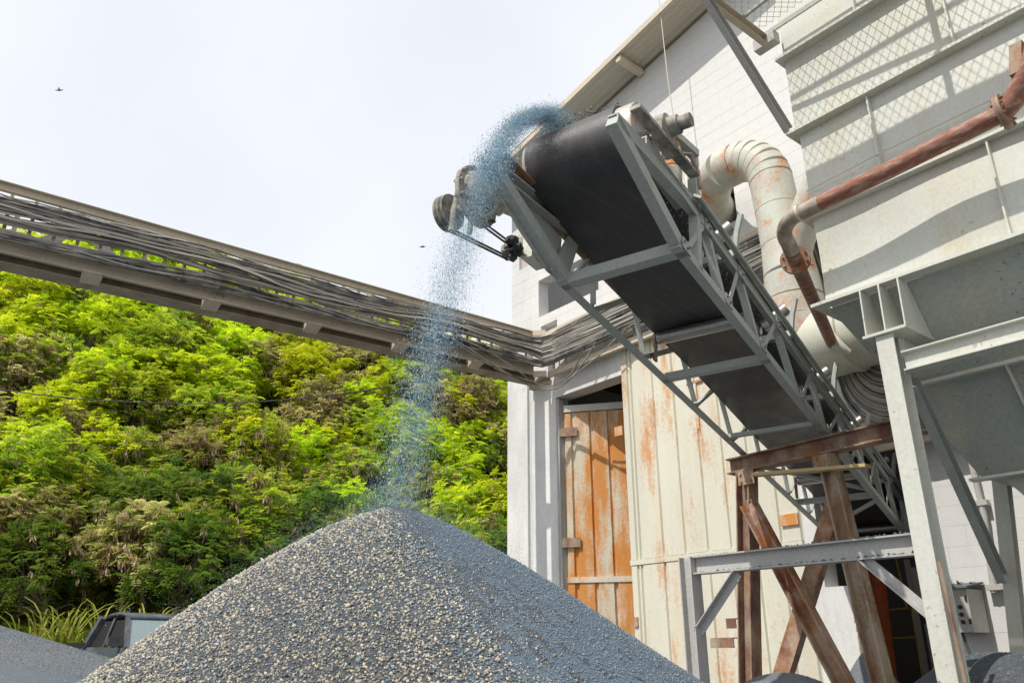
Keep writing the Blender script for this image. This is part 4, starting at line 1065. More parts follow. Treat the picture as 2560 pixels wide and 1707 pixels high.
ct_b.lathe((-5.2, 5.2, 9.2), (0.2, -1, 0), [(0, 0.02), (0, 0.30), (0.04, 0.36), (0.16, 0.40), (0.17, 0.38)], 28)

# overhead wire
b = MB()
b.tube([(-14.6, -6.0, 6.2)] + [(np.interp(s_, [0, 1], [-14.2, -10.6]), np.interp(s_, [0, 1], [-1, W + 0.3]), 5.45 + 3.4 * (s_ - 0.32) ** 2 - 0.35) for s_ in np.linspace(0, 1, 16)], 0.009, 6)
tag(obj('overhead_wire', b, M['wire'], None, True), 'single dark wire sagging across the trees below the cable bridge', 'wire')

# ------------------------------------------------------------------ gravel
def stones_mesh(name, pos, size, tint, stretch=None, small=True):
    """irregular chips, one per position: eight-sided grains, or six-faced lumps"""
    n = len(pos)
    if small: base = np.array([(1, 0, 0), (-1, 0, 0), (0, 1, 0), (0, -1, 0), (0, 0, 1), (0, 0, -1)], float)
    else: base = np.array([(-1, -1, -1), (1, -1, -1), (1, 1, -1), (-1, 1, -1), (-1, -1, 1), (1, -1, 1), (1, 1, 1), (-1, 1, 1)], float) * 0.62
    nv = len(base)
    vs_ = base[None] * (1 + RNG.uniform(-0.38, 0.38, (n, nv, 3))) + (RNG.uniform(-0.3, 0.3, (n, nv, 3)) if small else 0)
    vs_ *= RNG.uniform(0.6, 1.25, (n, 1, 3))
    q = RNG.normal(size=(n, 4)); q /= np.linalg.norm(q, axis=1, keepdims=True)
    w_, x_, y_, z_ = q.T
    Rm = np.stack([np.stack([1 - 2 * (y_ ** 2 + z_ ** 2), 2 * (x_ * y_ - z_ * w_), 2 * (x_ * z_ + y_ * w_)], -1),
                   np.stack([2 * (x_ * y_ + z_ * w_), 1 - 2 * (x_ ** 2 + z_ ** 2), 2 * (y_ * z_ - x_ * w_)], -1),
                   np.stack([2 * (x_ * z_ - y_ * w_), 2 * (y_ * z_ + x_ * w_), 1 - 2 * (x_ ** 2 + y_ ** 2)], -1)], 1)
    vs_ = np.einsum('nij,nkj->nki', Rm, vs_) * size[:, None, None]
    if stretch is not None: vs_ = vs_ * stretch[None, None, :] if stretch.ndim == 1 else vs_ * stretch[:, None, :]
    vs_ = vs_ + pos[:, None, :]
    col = np.repeat(tint, nv, axis=0)
    if small: f = np.array([(0, 2, 4), (2, 1, 4), (1, 3, 4), (3, 0, 4), (2, 0, 5), (1, 2, 5), (3, 1, 5), (0, 3, 5)])
    else: f = np.array([(0, 3, 2, 1), (4, 5, 6, 7), (0, 1, 5, 4), (1, 2, 6, 5), (2, 3, 7, 6), (3, 0, 4, 7)])
    fc = (f[None] + nv * np.arange(n)[:, None, None]).reshape(-1, f.shape[1])
    return mesh_np(name, vs_.reshape(-1, 3), None if small else fc, fc if small else None, col)

PAL = np.array([(0.47, 0.425, 0.345), (0.36, 0.335, 0.285), (0.23, 0.235, 0.225), (0.095, 0.115, 0.135), (0.045, 0.06, 0.08), (0.075, 0.16, 0.25), (0.15, 0.22, 0.29), (0.56, 0.52, 0.44)])
def tints(n, p):
    k = RNG.choice(len(PAL), n, p=np.array(p) / np.sum(p))
    return np.clip(PAL[k] * RNG.uniform(0.75, 1.2, (n, 1)), 0, 1)

AP = V(-2.70, 1.537, 2.045)
def pile_h(x, y):
    r = np.hypot(x - AP[0], y - AP[1])
    right = ((x - AP[0]) * CRT[0] + (y - AP[1]) * CRT[1]) / np.maximum(r, 0.05)
    z = AP[2] + 0.145 - (0.74 - 0.085 * right) * np.sqrt(r * r + 0.06)
    return z + 0.02 * wav(x, y, 21, 4, 2.0) * np.clip(r * 2, 0, 1)

def pile_grid(name, cx, cy, rmax, fn, m, label, nr=70, na=220):
    rs = np.linspace(0.0, 1, nr) ** 1.2 * rmax; an = np.linspace(0, 2 * math.pi, na, endpoint=False)
    Rr, A = np.meshgrid(rs, an, indexing='ij')
    x, y = cx + Rr * np.cos(A), cy + Rr * np.sin(A)
    z = np.maximum(fn(x, y), -0.08)
    P = np.stack([x, y, z], -1).reshape(-1, 3)
    idx = np.arange(nr * na).reshape(nr, na)
    nx_ = np.roll(idx, -1, axis=1)
    q = np.stack([idx[:-1], idx[1:], nx_[1:], nx_[:-1]], -1).reshape(-1, 4)
    me = mesh_np(name, P, q)
    me.polygons.foreach_set('use_smooth', [True] * len(me.polygons)); me.materials.append(m)
    return me

pl = thing('gravel_pile', 'big cone of blue grey and beige gravel growing under the falling stream', 'gravel pile', (AP[0], AP[1], 0))
me = pile_grid('bed', AP[0], AP[1], 3.6, pile_h, M['gravel'], '')
me.transform(__import__('mathutils').Matrix.Translation((-AP[0], -AP[1], 0)))
me.materials.append(M['gravel_blue'])
cs_ = np.array([p_.center[:] for p_ in me.polygons])
rt_ = (cs_[:, 0] * CRT[0] + cs_[:, 1] * CRT[1]) / np.maximum(np.hypot(cs_[:, 0], cs_[:, 1]), 0.05)
me.polygons.foreach_set('material_index', (rt_ + 0.25 * wav(cs_[:, 0], cs_[:, 1], 5, 4, 5.0) + RNG.normal(0, 0.12, len(cs_)) > 0.5).astype(np.int32))
tag(link_mesh('gravel_bed', me, pl), kind='stuff')
# loose chips on the face of the pile
N = 385000
rr_ = np.sqrt(RNG.uniform(0, 1, N)) * 2.2
aa_ = RNG.uniform(0, 2 * math.pi, N)
x_ = AP[0] + rr_ * np.cos(aa_); y_ = AP[1] + rr_ * np.sin(aa_)
d_cam = np.hypot(x_, y_)
out = (x_ - AP[0]) * (-AP[0]) + (y_ - AP[1]) * (-AP[1])        # towards the camera side
rightness = ((x_ - AP[0]) * CRT[0] + (y_ - AP[1]) * CRT[1]) / np.maximum(rr_, 0.05)
keep = (out > -0.25 * rr_ * np.hypot(AP[0], AP[1])) & (pile_h(x_, y_) > 1.2)
keep &= RNG.uniform(0, 1, N) < np.where(rightness > 0.45, np.clip(1.0 - (rightness - 0.45) * 0.4, 0.75, 1), 1)
x_, y_, rightness = x_[keep], y_[keep], rightness[keep]
print('pile chips', len(x_))
n = len(x_)
sz = 0.0024 + 0.0034 * RNG.uniform(0, 1, n) ** 1.8
sz *= np.where(RNG.uniform(0, 1, n) < 0.02, 1.6, 1) * np.where(rightness > 0.5, 0.66, 1.0)
pos = np.stack([x_, y_, pile_h(x_, y_) + sz * 0.4], -1)
tA = tints(n, [8, 7, 5, 4, 3, 0.7, 1.5, 3.2]) * V(1.16, 1.12, 1.04); tB = 0.45 * tints(n, [2, 2.5, 3, 3, 1.5, 3, 10, 0.7]) + 0.55 * V(0.145, 0.205, 0.265)
patch = wav(x_, y_, 5, 3, 4.0)
blend = np.clip((rightness - 0.30) / 0.45 + 0.30 * patch, 0.04, 1)
tint = np.where((RNG.uniform(0, 1, n) < blend)[:, None], tB, tA)
tint = tint * 0.8 + 0.2 * V(0.27, 0.265, 0.25)
tint = tint * (0.95 + 0.22 * np.clip(wav(x_, y_, 77, 4, 2.4), -1, 1))[:, None]     # damper and drier patches
me = stones_mesh('loose_chips', pos - V(AP[0], AP[1], 0), sz, tint)
me.materials.append(M['stones'])
tag(link_mesh('loose_chips', me, pl), kind='stuff')

def mound(label, cx, cy, rad_, hgt, seed, m, pw=1.6, chips=0, elong=(1, 1, 0), zone=None):
    ca, sa = math.cos(elong[2]), math.sin(elong[2])
    def fn(x, y):
        u = ((x - cx) * ca + (y - cy) * sa) / elong[0]; v_ = (-(x - cx) * sa + (y - cy) * ca) / elong[1]
        r = np.hypot(u, v_) / rad_
        return hgt * np.clip(1 - r ** pw, -0.1, 1) + 0.05 * hgt * wav(x, y, seed, 4, 2.5 / rad_) * np.clip(1.2 - r, 0, 1)
    t_ = thing('gravel_pile', label, 'gravel pile', (cx, cy, 0))
    me = pile_grid('bed', cx, cy, rad_ * max(elong[0], elong[1]) * 1.05, fn, m, '', 40, 120)
    me.transform(__import__('mathutils').Matrix.Translation((-cx, -cy, 0)))
    tag(link_mesh('gravel_bed', me, t_), kind='stuff')
    if chips:
        r = np.sqrt(RNG.uniform(0, 1, chips)) * rad_ * 0.95; a = RNG.uniform(0, 6.283, chips)
        x, y = cx + r * np.cos(a), cy + r * np.sin(a)
        if zone: x, y = zone[0] + r / rad_ * zone[2] * np.cos(a), zone[1] + r / rad_ * zone[2] * np.sin(a)
        s_ = RNG.uniform(0.0028, 0.0055, chips)
        me = stones_mesh('loose_chips', np.stack([x - cx, y - cy, fn(x, y)], -1), s_, 0.5 * tints(chips, [3, 3, 4, 5, 3, 4, 5, 1]) + 0.5 * V(0.17, 0.185, 0.195)); me.materials.append(M['stones'])
        tag(link_mesh('loose_chips', me, t_), kind='stuff')
mound('smooth grey sand heap at the left edge in front of the truck', -8.0, -1.5, 8.2, 2.60, 31, M['sand'], 1.0, 26000, zone=(-7.4, 1.3, 1.9))
mound('dark gravel heap around the hopper leg at bottom right', -2.2, 6.1, 1.7, 1.56, 32, M['gravel'], 2.2, 9000)
mound('low smooth gravel heap below the crossed rusty braces', -3.5, 5.2, 1.3, 1.36, 33, M['sand'], 2.0, 4000)
mound('small pale heap against the broken pillar edge', -4.35, 8.0, 0.8, 1.55, 34, M['sand'], 1.4, 0)
mound('dark heap inside the conveyor opening', -3.75, 9.6, 1.2, 1.95, 35, M['gravel'], 1.5, 0)

# gravel thrown off the belt: grains on ballistic paths, thin towards the ground
def ballistic(n, tmin, tmax, jitter=0.012):
    t_ = tmin + (tmax - tmin) * RNG.uniform(0, 1, n)
    a_ = np.clip(RNG.normal(0.165, 0.06, n), 0.04, 0.36); a_ = a_ + (0.15 - a_) * 0.45 * np.clip(t_ - 0.3, 0, 0.6) / 0.45
    s_ = RNG.normal(1.74, 0.075, n) + 0.07 * np.clip(RNG.normal(0, 1, n), -1, 3) * RNG.uniform(0, 1, n)
    vu = RNG.normal(0.42, 0.10, n)
    p = np.array(G(-2.50, 0, 0.83))[None] + CC[None] * a_[:, None] - CD[None] * (s_ * t_)[:, None] + CU[None] * (vu * np.maximum(t_, 0))[:, None]
    p = p + RNG.normal(0, 1, (n, 3)) * (jitter * (0.5 + 2 * np.abs(t_)))[:, None] + CU[None] * (RNG.uniform(0, 0.06, n) * np.clip(1 - t_ * 2, 0.2, 1))[:, None]
    p[:, 2] -= 4.9 * np.maximum(t_, 0) ** 2
    return p, t_
parts_p, parts_t = [], []
for n_, t0_, t1_ in ((26000, -0.15, 0.16), (32000, 0.10, 0.47), (44000, 0.42, 0.80)):
    p, t_ = ballistic(n_, t0_, t1_); parts_p.append(p); parts_t.append(t_)
P_ = np.concatenate(parts_p); T_ = np.concatenate(parts_t)
ok = P_[:, 2] > pile_h(P_[:, 0], P_[:, 1]) + 0.005
tt = np.maximum(T_, 0)
P_, T_, tt = P_[ok], T_[ok], tt[ok]
n = len(P_)
sz = (0.0011 + 0.0017 * RNG.uniform(0, 1, n) ** 2) * np.where(tt > 0.44, 0.40, 1.0)
st = np.ones((n, 3)); st[:, 2] = 1 + 5.5 * np.clip((tt - 0.35) / 0.3, 0, 1)
me = stones_mesh('falling_gravel', P_, sz, np.clip(tints(n, [2.5, 2, 2, 1, 1, 4, 10, 0.7]) * 1.5 + V(0.01, 0.085, 0.13), 0, 0.85), st)
me.materials.append(M['stones'])
tag(link_mesh('falling_gravel', me), 'stream of blue grey gravel pouring from the belt head down to the pile', 'falling gravel', kind='stuff')
# fine grains bouncing off the crest and skimming down the slopes
n = 26000
r = np.abs(RNG.normal(0, 0.42, n)) + 0.02; a = RNG.uniform(0, 6.283, n)
x, y = AP[0] + r * np.cos(a), AP[1] + r * np.sin(a)
z = pile_h(x, y) + np.abs(RNG.exponential(0.045, n)) * (1 + 0.5 * r)
me = stones_mesh('bouncing_grit', np.stack([x, y, z], -1), RNG.uniform(0.0005, 0.0013, n), np.clip(tints(n, [2, 2, 2, 2, 1, 8, 7, 1]) * 1.4, 0, 0.8)); me.materials.append(M['stones'])
tag(link_mesh('bouncing_grit', me), 'fine blue grit bouncing off the crest and slopes of the big gravel pile', 'grit', kind='stuff')
# bed of gravel riding on the belt
n = 9000
t_ = RNG.uniform(-2.6, 1.0, n); a_ = np.clip(RNG.normal(0.34, 0.12, n), 0.08, 0.6)
hgt_ = 0.075 * (1 - ((a_ - 0.34) / 0.28) ** 2) * RNG.uniform(0, 1, n)
P_ = np.array([G(t_[i], a_[i], 0.815 + hgt_[i] - (0.03 if t_[i] > -1.8 else 0)) for i in range(n)])
me = stones_mesh('gravel_on_belt', P_, RNG.uniform(0.003, 0.007, n), tints(n, [2, 2, 2, 2, 2, 8, 6, 1])); me.materials.append(M['stones'])
tag(link_mesh('gravel_on_belt', me), 'layer of blue gravel riding on top of the conveyor belt', 'gravel', kind='stuff')

# ------------------------------------------------------------------ trees
def frond_block(origins, dirs, length, width, droop, pairs=5):
    """bipinnate leaves: a row of narrow leaflets left and right of a drooping stalk; vectorised"""
    n = len(origins)
    up = np.array([0, 0, 1.0])
    side = np.cross(dirs, up); side /= np.maximum(np.linalg.norm(side, axis=1, keepdims=True), 1e-5)
    nrm_ = np.cross(side, dirs)
    vs_, qs = [], []
    cnt = 0
    ss = np.linspace(0.18, 1.0, pairs)
    for k, s in enumerate(ss):
        base = origins + dirs * (length * s)[:, None] - up * (droop * length * s * s)[:, None]
        for sg in (-1, 1):
            ln = (width * (0.65 + 0.5 * math.sin(math.pi * min(1, s * 0.9))))[:, None]
            tip_dir = side * sg * 0.85 + dirs * 0.5 - up * 0.25
            tip = base + tip_dir * ln
            wv = dirs * (length * 0.085)[:, None]
            mid = base + tip_dir * ln * 0.5 + nrm_ * (ln * 0.10)
            vs_.append(np.stack([base, mid - wv, tip, mid + wv], 1))
    A = np.concatenate(vs_, 1)                        # n, pairs*2*4, 3
    m = A.shape[1]
    q = np.arange(m).reshape(-1, 4)
    quads = (q[None] + m * np.arange(n)[:, None, None]).reshape(-1, 4)
    return A.reshape(-1, 3), quads, m

def make_crown(seed, rx, rz, nclus, kind):
    r = np.random.default_rng(seed)
    d = r.normal(size=(nclus, 3)); d /= np.linalg.norm(d, axis=1, keepdims=True)
    d[:, 2] = np.where(d[:, 2] < -0.55, -d[:, 2], d[:, 2])
    k = None
    lump = 1 + 0.28 * np.sin(3.1 * d[:, 0] + seed) * np.cos(2.7 * d[:, 1] - seed) + 0.16 * np.sin(6.3 * d[:, 2] + 4 * d[:, 0] + 2 * seed)
    C = d * (lump * r.uniform(0.25, 1.0, nclus) ** 0.45)[:, None] * np.array([rx, rx, rz]) + r.normal(0, 0.09, (nclus, 3))
    nf = 7
    org = np.repeat(C, nf, 0) + r.normal(0, 0.05, (nclus * nf, 3))
    an = r.uniform(0, 6.283, nclus * nf)
    el = r.uniform(-0.5, 0.9, nclus * nf)
    dr = np.stack([np.cos(an) * np.cos(el), np.sin(an) * np.cos(el), np.sin(el)], -1) * 0.8 + np.repeat(d, nf, 0) * 0.5
    dr /= np.linalg.norm(dr, axis=1, keepdims=True)
    ln = r.uniform(0.18, 0.33, nclus * nf)
    wd = r.uniform(0.07, 0.115, nclus * nf)
    vs_, q, m = frond_block(org, dr, ln, wd, r.uniform(0.2, 0.6, nclus * nf))
    tc = np.repeat(np.clip(r.uniform(0, 1, nclus), 0, 1), nf * m)
    tc = np.clip(tc + np.repeat(r.uniform(-0.25, 0.25, nclus * nf), m), 0, 1)
    me = mesh_np('crown', vs_, q, None, np.repeat(tc[:, None], 3, 1))
    # hanging seed pods
    npod = {'green': 110, 'brown': 800, 'dark': 90}[kind]
    kk = r.integers(0, nclus, npod)
    pc = np.repeat(C[kk] + r.normal(0, 0.08, (npod, 3)), 7, 0) + r.normal(0, 0.035, (npod * 7, 3))
    pl_ = r.uniform(0.09, 0.17, len(pc)); pw_ = r.uniform(0.010, 0.018, len(pc))
    an = r.uniform(0, 6.283, len(pc))
    sd = np.stack([np.cos(an), np.sin(an), 0 * an], -1) * pw_[:, None]
    dn = np.stack([r.normal(0, 0.25, len(pc)), r.normal(0, 0.25, len(pc)), -np.ones(len(pc))], -1) * pl_[:, None]
    pv = np.stack([pc - sd * 0.4, pc + sd * 0.4, pc + dn * 0.6 + sd, pc + dn, pc + dn * 0.6 - sd], 1)
    m5 = np.arange(len(pc))[:, None] * 5
    tri = np.concatenate([m5 + np.array([[0, 1, 2]]), m5 + np.array([[0, 2, 4]]), m5 + np.array([[4, 2, 3]])])
    pt = np.repeat(np.repeat(r.uniform(0, 1, npod), 7), 5)
    pm = mesh_np('seed_pods', pv.reshape(-1, 3), None, tri, np.repeat(pt[:, None], 3, 1))
    # trunk and limbs
    tb_ = MB()
    foot = V(0, 0, -rz - 1.3)
    for _ in range(3):
        hub = V(r.uniform(-0.25, 0.25), r.uniform(-0.25, 0.25), -rz * 0.55)
        tb_.tube([foot + r.normal(0, 0.08, 3), (foot + hub) / 2 + r.normal(0, 0.12, 3), hub], [0.075, 0.06, 0.05], 6)
        for j in r.integers(0, nclus, 9):
            md = hub + (C[j] - hub) * 0.5 + r.normal(0, 0.12, 3)
            tb_.tube([hub, md, C[j]], [0.032, 0.02, 0.007], 5)
    tm = bpy.data.meshes.new('trunk'); tm.from_pydata(tb_.v, [], tb_.f); tm.materials.append(M['bark'])
    return me, pm, tm

CROWNS = []
for sd, kind, mat in ((1, 'green', 'leaf_bright'), (2, 'green', 'leaf_bright'), (3, 'green', 'leaf_mid'), (4, 'brown', 'leaf_mid'), (5, 'brown', 'leaf_dry'), (6, 'dark', 'leaf_dark')):
    rx, rz = {1: (1.35, 1.15), 2: (1.15, 1.25), 3: (1.3, 1.3), 4: (1.25, 1.1), 5: (1.1, 1.15), 6: (1.4, 1.3)}[sd]
    me, pm, tm = make_crown(100 + sd, rx, rz, 290 if kind != 'brown' else 240, kind)
    me.materials.append(M[mat]); pm.materials.append(M['pods'])
    CROWNS.append((kind, mat, me, pm, tm, rz))
def tree(ci, s, q, dz, scale, zone):
    ang = math.degrees(math.atan2(q, s))
    zone += next(w_ for lim, w_ in ((-12.5, ' at the left picture edge'), (-8.5, ' left of the truck'), (-5, ' above the truck'), (-1.5, ' right of the truck'), (2.5, ' midway between truck and gravel crest'), (5.5, ' left of the gravel crest'), (9, ' above the gravel crest'), (12.5, ' behind the falling gravel'), (99, ' beside the white building')) if ang < lim)
    kind, mat, me, pm, tm, rz = CROWNS[ci]
    p = HW * (s - 0.5) + HQ * q
    z = float(hill_h(np.array(s), np.array(q)))
    cz = z + dz
    look = {'green': 'feathery bright green', 'brown': 'brown pod laden', 'dark': 'shady dark green'}[kind]
    if ci == 2: look = 'bushy mid green'
    nm = 'leafy_tree' if kind != 'brown' else 'pod_tree'
    t_ = thing(nm, f'{look} tree {zone}', 'tree', (p[0], p[1], cz), f'{look} trees {zone}')
    rot = random.uniform(0, 6.28)
    t_.rotation_euler = (random.uniform(-0.25, 0.25), random.uniform(-0.25, 0.25), rot)
    t_.scale = (scale, scale, scale * random.uniform(0.9, 1.15))
    for n_, m_ in (('crown', me), ('seed_pods', pm), ('trunk', tm)):
        o_ = link_mesh(n_, m_, t_)
        if n_ == 'seed_pods': tag(o_, kind='stuff')
ZN = [(25.3, 'at the slope foot'), (27.3, 'low on the slope'), (29.3, 'on the lower mid slope'), (31.3, 'on the upper mid slope'), (33.4, 'high on the slope'), (99, 'on the hill crest')]
s = 23.9
row = 0
while s < 37.0:
    q = -12.5 + (0.9 if row % 2 else 0)
    while q < 12.5:
        sj, qj = s + random.uniform(-0.6, 0.6), q + random.uniform(-0.6, 0.6)
        u = (s - 23.9) / 13.1
        patch = math.sin(qj * 0.55 + 1.3) + math.sin(s * 0.8 + qj * 0.31)
        if u < 0.2: ci = random.choice((2, 5, 5, 4, 3))  # more dark-leaved crowns at the foot, standing in for deep shade
        elif u < 0.62: ci = random.choice((3, 4, 0, 1, 3)) if patch > 0.0 else random.choice((0, 1, 2, 3))
        else: ci = random.choice((0, 1, 0, 1, 2)) if patch < 1.3 else random.choice((3, 1, 1))
        if qj > 7.5 and random.random() < 0.5: ci = random.choice((2, 5))
        zone = next(zt for lim, zt in ZN if sj < lim)
        tree(ci, sj, qj, random.uniform(0.35, 1.35) + (0.6 if u < 0.12 else 0), random.uniform(0.75, 1.3), zone)
        q += 1.45
    s += 1.0; row += 1

# low scrub filling the slope between the trees
r_s = np.random.default_rng(55)
ncl = 3600
ss_, qq_ = r_s.uniform(22.2, 37, ncl), r_s.uniform(-13, 13, ncl)
base_ = HW[None] * ss_[:, None] + HQ[None] * qq_[:, None]
base_[:, 2] = hill_h(ss_, qq_) + r_s.uniform(0.05, 0.7, ncl)
nf_ = 6
org = np.repeat(base_, nf_, 0) + r_s.normal(0, 0.10, (ncl * nf_, 3))
an = r_s.uniform(0, 6.283, ncl * nf_); el = r_s.uniform(-0.1, 1.1, ncl * nf_)
dr = np.stack([np.cos(an) * np.cos(el), np.sin(an) * np.cos(el), np.sin(el)], -1) - 0.4 * HW[None]
dr /= np.linalg.norm(dr, axis=1, keepdims=True)
vs_, qd_, m_n = frond_block(org, dr, r_s.uniform(0.25, 0.45, len(org)), r_s.uniform(0.09, 0.15, len(org)), r_s.uniform(0.2, 0.6, len(org)), 4)
tc_ = np.repeat(np.repeat(r_s.uniform(0, 0.9, ncl), nf_), m_n)
me = mesh_np('hillside_scrub', vs_, qd_, None, np.repeat(tc_[:, None], 3, 1)); me.materials.append(M['leaf_mid'])
tag(link_mesh('hillside_scrub', me), 'low feathery scrub covering the slope between the trees', 'scrub', kind='stuff')

# grass clumps behind the truck
def grass_mesh(seed, n, h):
    r = np.random.default_rng(seed)
    vs_, qs = [], []
    for k in range(n):
        an = r.uniform(0, 6.283); b0 = V(r.normal(0, 0.14), r.normal(0, 0.14), 0); hh = h * r.uniform(0.55, 1.1); lean = r.uniform(0.2, 0.75) * hh
        dv = V(math.cos(an), math.sin(an), 0); sv = V(-math.sin(an), math.cos(an), 0)
        o = len(vs_)
        for j, s_ in enumerate(np.linspace(0, 1, 7)):
            c = b0 + dv * lean * s_ ** 2 * 1.2 + V(0, 0, hh * (s_ - 0.42 * s_ ** 3.2))
            w_ = 0.024 * (1 - s_ ** 2) + 0.002
            vs_ += [c - sv * w_, c + sv * w_]
            if j: qs.append((o + 2 * j - 2, o + 2 * j - 1, o + 2 * j + 1, o + 2 * j))
    tt_ = np.repeat(r.uniform(0, 1, n), 14)
    return mesh_np('grass_clump', np.array(vs_), qs, None, np.repeat(tt_[:, None], 3, 1))
GM = [grass_mesh(11 + k, 17, 1.9) for k in range(3)]
for m_ in GM: m_.materials.append(M['grass'])
for k in range(13):
    s_ = random.uniform(21.0, 21.7); q_ = -5.3 + k * 0.27 + random.uniform(-0.15, 0.15) + (1.2 if k > 11 else 0)
    p = HW * s_ + HQ * q_
    o = link_mesh('grass_clump', GM[k % 3], None, (p[0], p[1], float(hill_h(np.array(s_), np.array(q_))) - 0.02))
    o.rotation_euler = (0, 0, random.uniform(0, 6.28)); o.scale = (1, 1, random.uniform(0.8, 1.15))
    tag(o, 'clump of tall arching yellow green grass behind the truck', 'grass clump', 'tall grass clumps behind the truck')

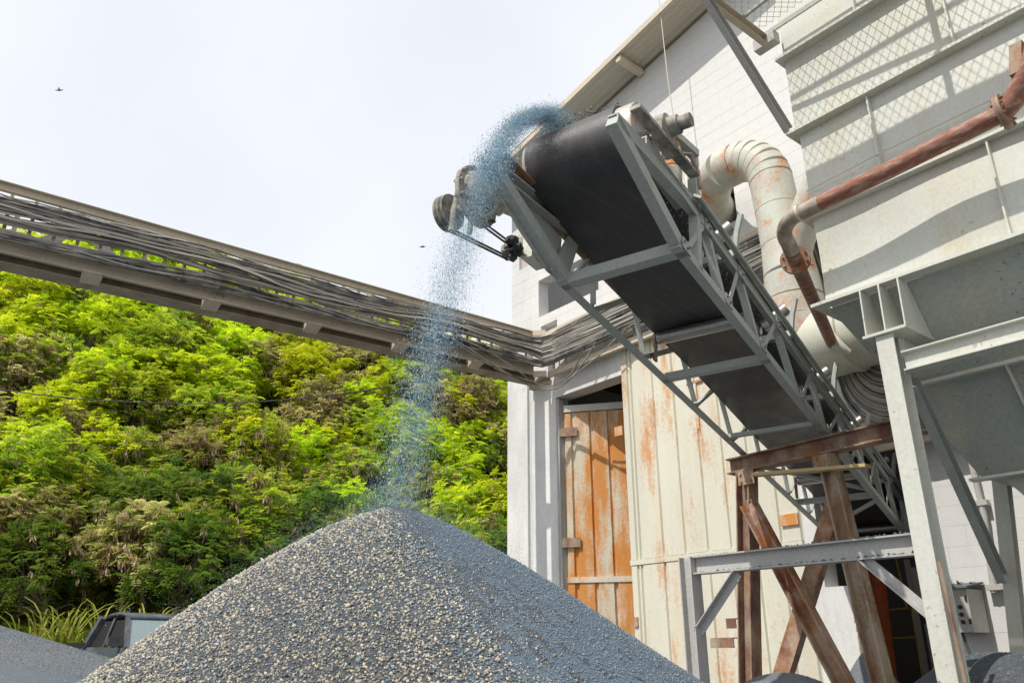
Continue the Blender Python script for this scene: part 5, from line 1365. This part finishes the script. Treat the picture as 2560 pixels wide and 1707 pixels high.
# ------------------------------------------------------------------ pickup truck
def truck():
    base = HW * 19.2 + HQ * (-2.5)
    zg = float(hill_h(np.array(19.2), np.array(-2.5)))
    fx = nrm(-HW * 0.86 + HQ * 0.52)                  # forward, to the front of the truck
    rx_ = V(fx[1], -fx[0], 0)                         # to the truck's right
    L = lambda f, s_, z: base + fx * f + rx_ * s_ + V(0, 0, zg + z)
    t_ = thing('pickup_truck', 'dark grey blue pickup truck parked between the gravel piles and the grass', 'pickup truck', tuple(base + V(0, 0, zg)))
    cp_ = M['car_paint']
    def loft(name, secs, m, parent):
        b = MB(); n = len(secs[0]); vs_ = [p for s_ in secs for p in s_]
        fs = [(i * n + j, i * n + (j + 1) % n, (i + 1) * n + (j + 1) % n, (i + 1) * n + j) for i in range(len(secs) - 1) for j in range(n)]
        fs += [tuple(range(n)), tuple(range((len(secs) - 1) * n, len(secs) * n))]
        b.add(vs_, fs); return obj(name, b, m, parent)
    body = loft('body', [[L(f, -w_, 0.45), L(f, w_, 0.45), L(f, w_ + 0.02, 0.8), L(f, w_ - 0.03, zt), L(f, -w_ + 0.03, zt), L(f, -w_ - 0.02, 0.8)] for f, w_, zt in ((-2.6, 0.82, 1.1), (-0.55, 0.86, 1.12), (1.0, 0.86, 1.1), (2.1, 0.80, 1.0), (2.45, 0.72, 0.9))], cp_, t_)
    zr = 1.72
    roofm = loft('cab_roof', [[L(f, -w_, z0), L(f, w_, z0), L(f, w_ - 0.04, z0 + 0.05), L(f, -w_ + 0.04, z0 + 0.05)] for f, w_, z0 in ((-0.66, 0.60, zr - 0.10), (-0.52, 0.64, zr - 0.03), (-0.35, 0.66, zr), (0.0, 0.67, zr + 0.02), (0.25, 0.66, zr + 0.012), (0.45, 0.645, zr - 0.02), (0.60, 0.62, zr - 0.08))], cp_, t_)
    for p_ in roofm.data.polygons: p_.use_smooth = True
    for sgn in (-1, 1):
        for (f0, f1, w0) in ((0.55, 1.12, 0.075), (-0.62, -0.90, 0.16)):
            b = MB(); b.bar(L(f0, 0.63 * sgn, zr - 0.03), L(f1, 0.80 * sgn, 1.08), w0, w0, fx, rx_); obj('pillar', b, cp_, t_)
        b = MB(); b.prism([L(-0.70, 0.635 * sgn, zr - 0.10), L(0.50, 0.635 * sgn, zr - 0.09), L(0.98, 0.765 * sgn, 1.13), L(-0.80, 0.765 * sgn, 1.13)], rx_ * 0.006 * sgn); obj('side_window', b, M['dark_trim'], t_)
        b = MB(); b.prism([L(-0.02, 0.66 * sgn, zr - 0.05), L(0.05, 0.66 * sgn, zr - 0.05), L(0.05, 0.80 * sgn, 1.11), L(-0.02, 0.80 * sgn, 1.11)], rx_ * 0.012 * sgn); obj('pillar', b, cp_, t_)
        b = MB(); b.obox(L(0.86, 0.97 * sgn, 1.22), fx * 0.05, rx_ * 0.11, V(0, 0, 0.075)); obj('mirror', b, cp_, t_)
        b = MB(); b.tube([L(0.30, 0.5 * sgn, zr + 0.05), L(0.26, 0.5 * sgn, zr + 0.13), L(0.16, 0.5 * sgn, zr + 0.16), L(0.08, 0.5 * sgn, zr + 0.12)], 0.02, 8); obj('roof_hook', b, M['dark_trim'], t_)
        for f in (1.55, -1.7):
            b = MB(); b.lathe(L(f, 0.70 * sgn, 0.36), rx_ * sgn, [(0, 0.2), (0, 0.34), (0.03, 0.36), (0.19, 0.36), (0.22, 0.34), (0.22, 0.2)], 24); wh = obj('wheel', b, M['rubber'], t_, True)
            b = MB(); b.lathe(L(f, 0.85 * sgn, 0.36), rx_ * sgn, [(0, 0.05), (0, 0.2), (0.075, 0.2), (0.06, 0.1), (0.08, 0.03)], 18); obj('rim', b, M['galv'], wh, True)
        b = MB(); b.obox(L(2.38, 0.56 * sgn, 0.78), fx * 0.03, rx_ * 0.14, V(0, 0, 0.07)); obj('headlight', b, M['glass'], t_)
    b = MB(); b.prism([L(0.56, -0.60, zr - 0.06), L(0.56, 0.60, zr - 0.06), L(1.10, 0.74, 1.12), L(1.10, -0.74, 1.12)], fx * 0.008); obj('windshield', b, M['glass'], t_)
    b = MB(); b.prism([L(-0.66, -0.56, zr - 0.08), L(-0.66, 0.56, zr - 0.08), L(-0.80, 0.66, 1.14), L(-0.80, -0.66, 1.14)], fx * 0.006); obj('rear_window', b, M['glass'], t_)
    b = MB(); b.bar(L(1.115, 0.05, 1.15), L(1.10, 0.60, 1.18), 0.02, 0.02, fx, V(0, 0, 1)); obj('wiper', b, M['dark_trim'], t_)
    b = MB(); b.box((0, 0, 0), (0.01, 0.01, 0.01))
    for sgn in (-1, 1):
        b = MB(); b.obox(L(-1.72, 0.84 * sgn, 1.16), fx * 0.9, rx_ * 0.035, V(0, 0, 0.05)); obj('bed_rail', b, M['dark_trim'], t_)
    b = MB(); b.obox(L(-2.6, 0, 1.12), fx * 0.03, rx_ * 0.82, V(0, 0, 0.06)); obj('tailgate', b, M['dark_trim'], t_)
truck()

# two small birds in the sky
for (p, lab) in (((-13.97, 0.98, 10.80), 'tiny dark bird in the sky at upper left'), ((-11.91, 7.36, 8.97), 'tiny dark bird in the sky left of the falling gravel')):
    b = MB(); c = V(*p)
    b.tube([c + V(-0.03, -0.06, -0.01), c, c + V(0.02, 0.05, 0.02)], [0.005, 0.016, 0.004], 6)
    b.prism([c + V(0, 0, 0.01), c + V(0.03, -0.01, 0.02), c + V(0.055, -0.03, 0.015), c + V(0.025, -0.03, 0.0)], (0, 0, 0.004))
    b.prism([c + V(0, 0, 0.01), c + V(-0.03, 0.01, 0.025), c + V(-0.055, -0.015, 0.03), c + V(-0.02, -0.02, 0.0)], (0, 0, 0.004))
    tag(obj('bird', b, M['dark_trim'], None, origin=p), lab, 'bird')
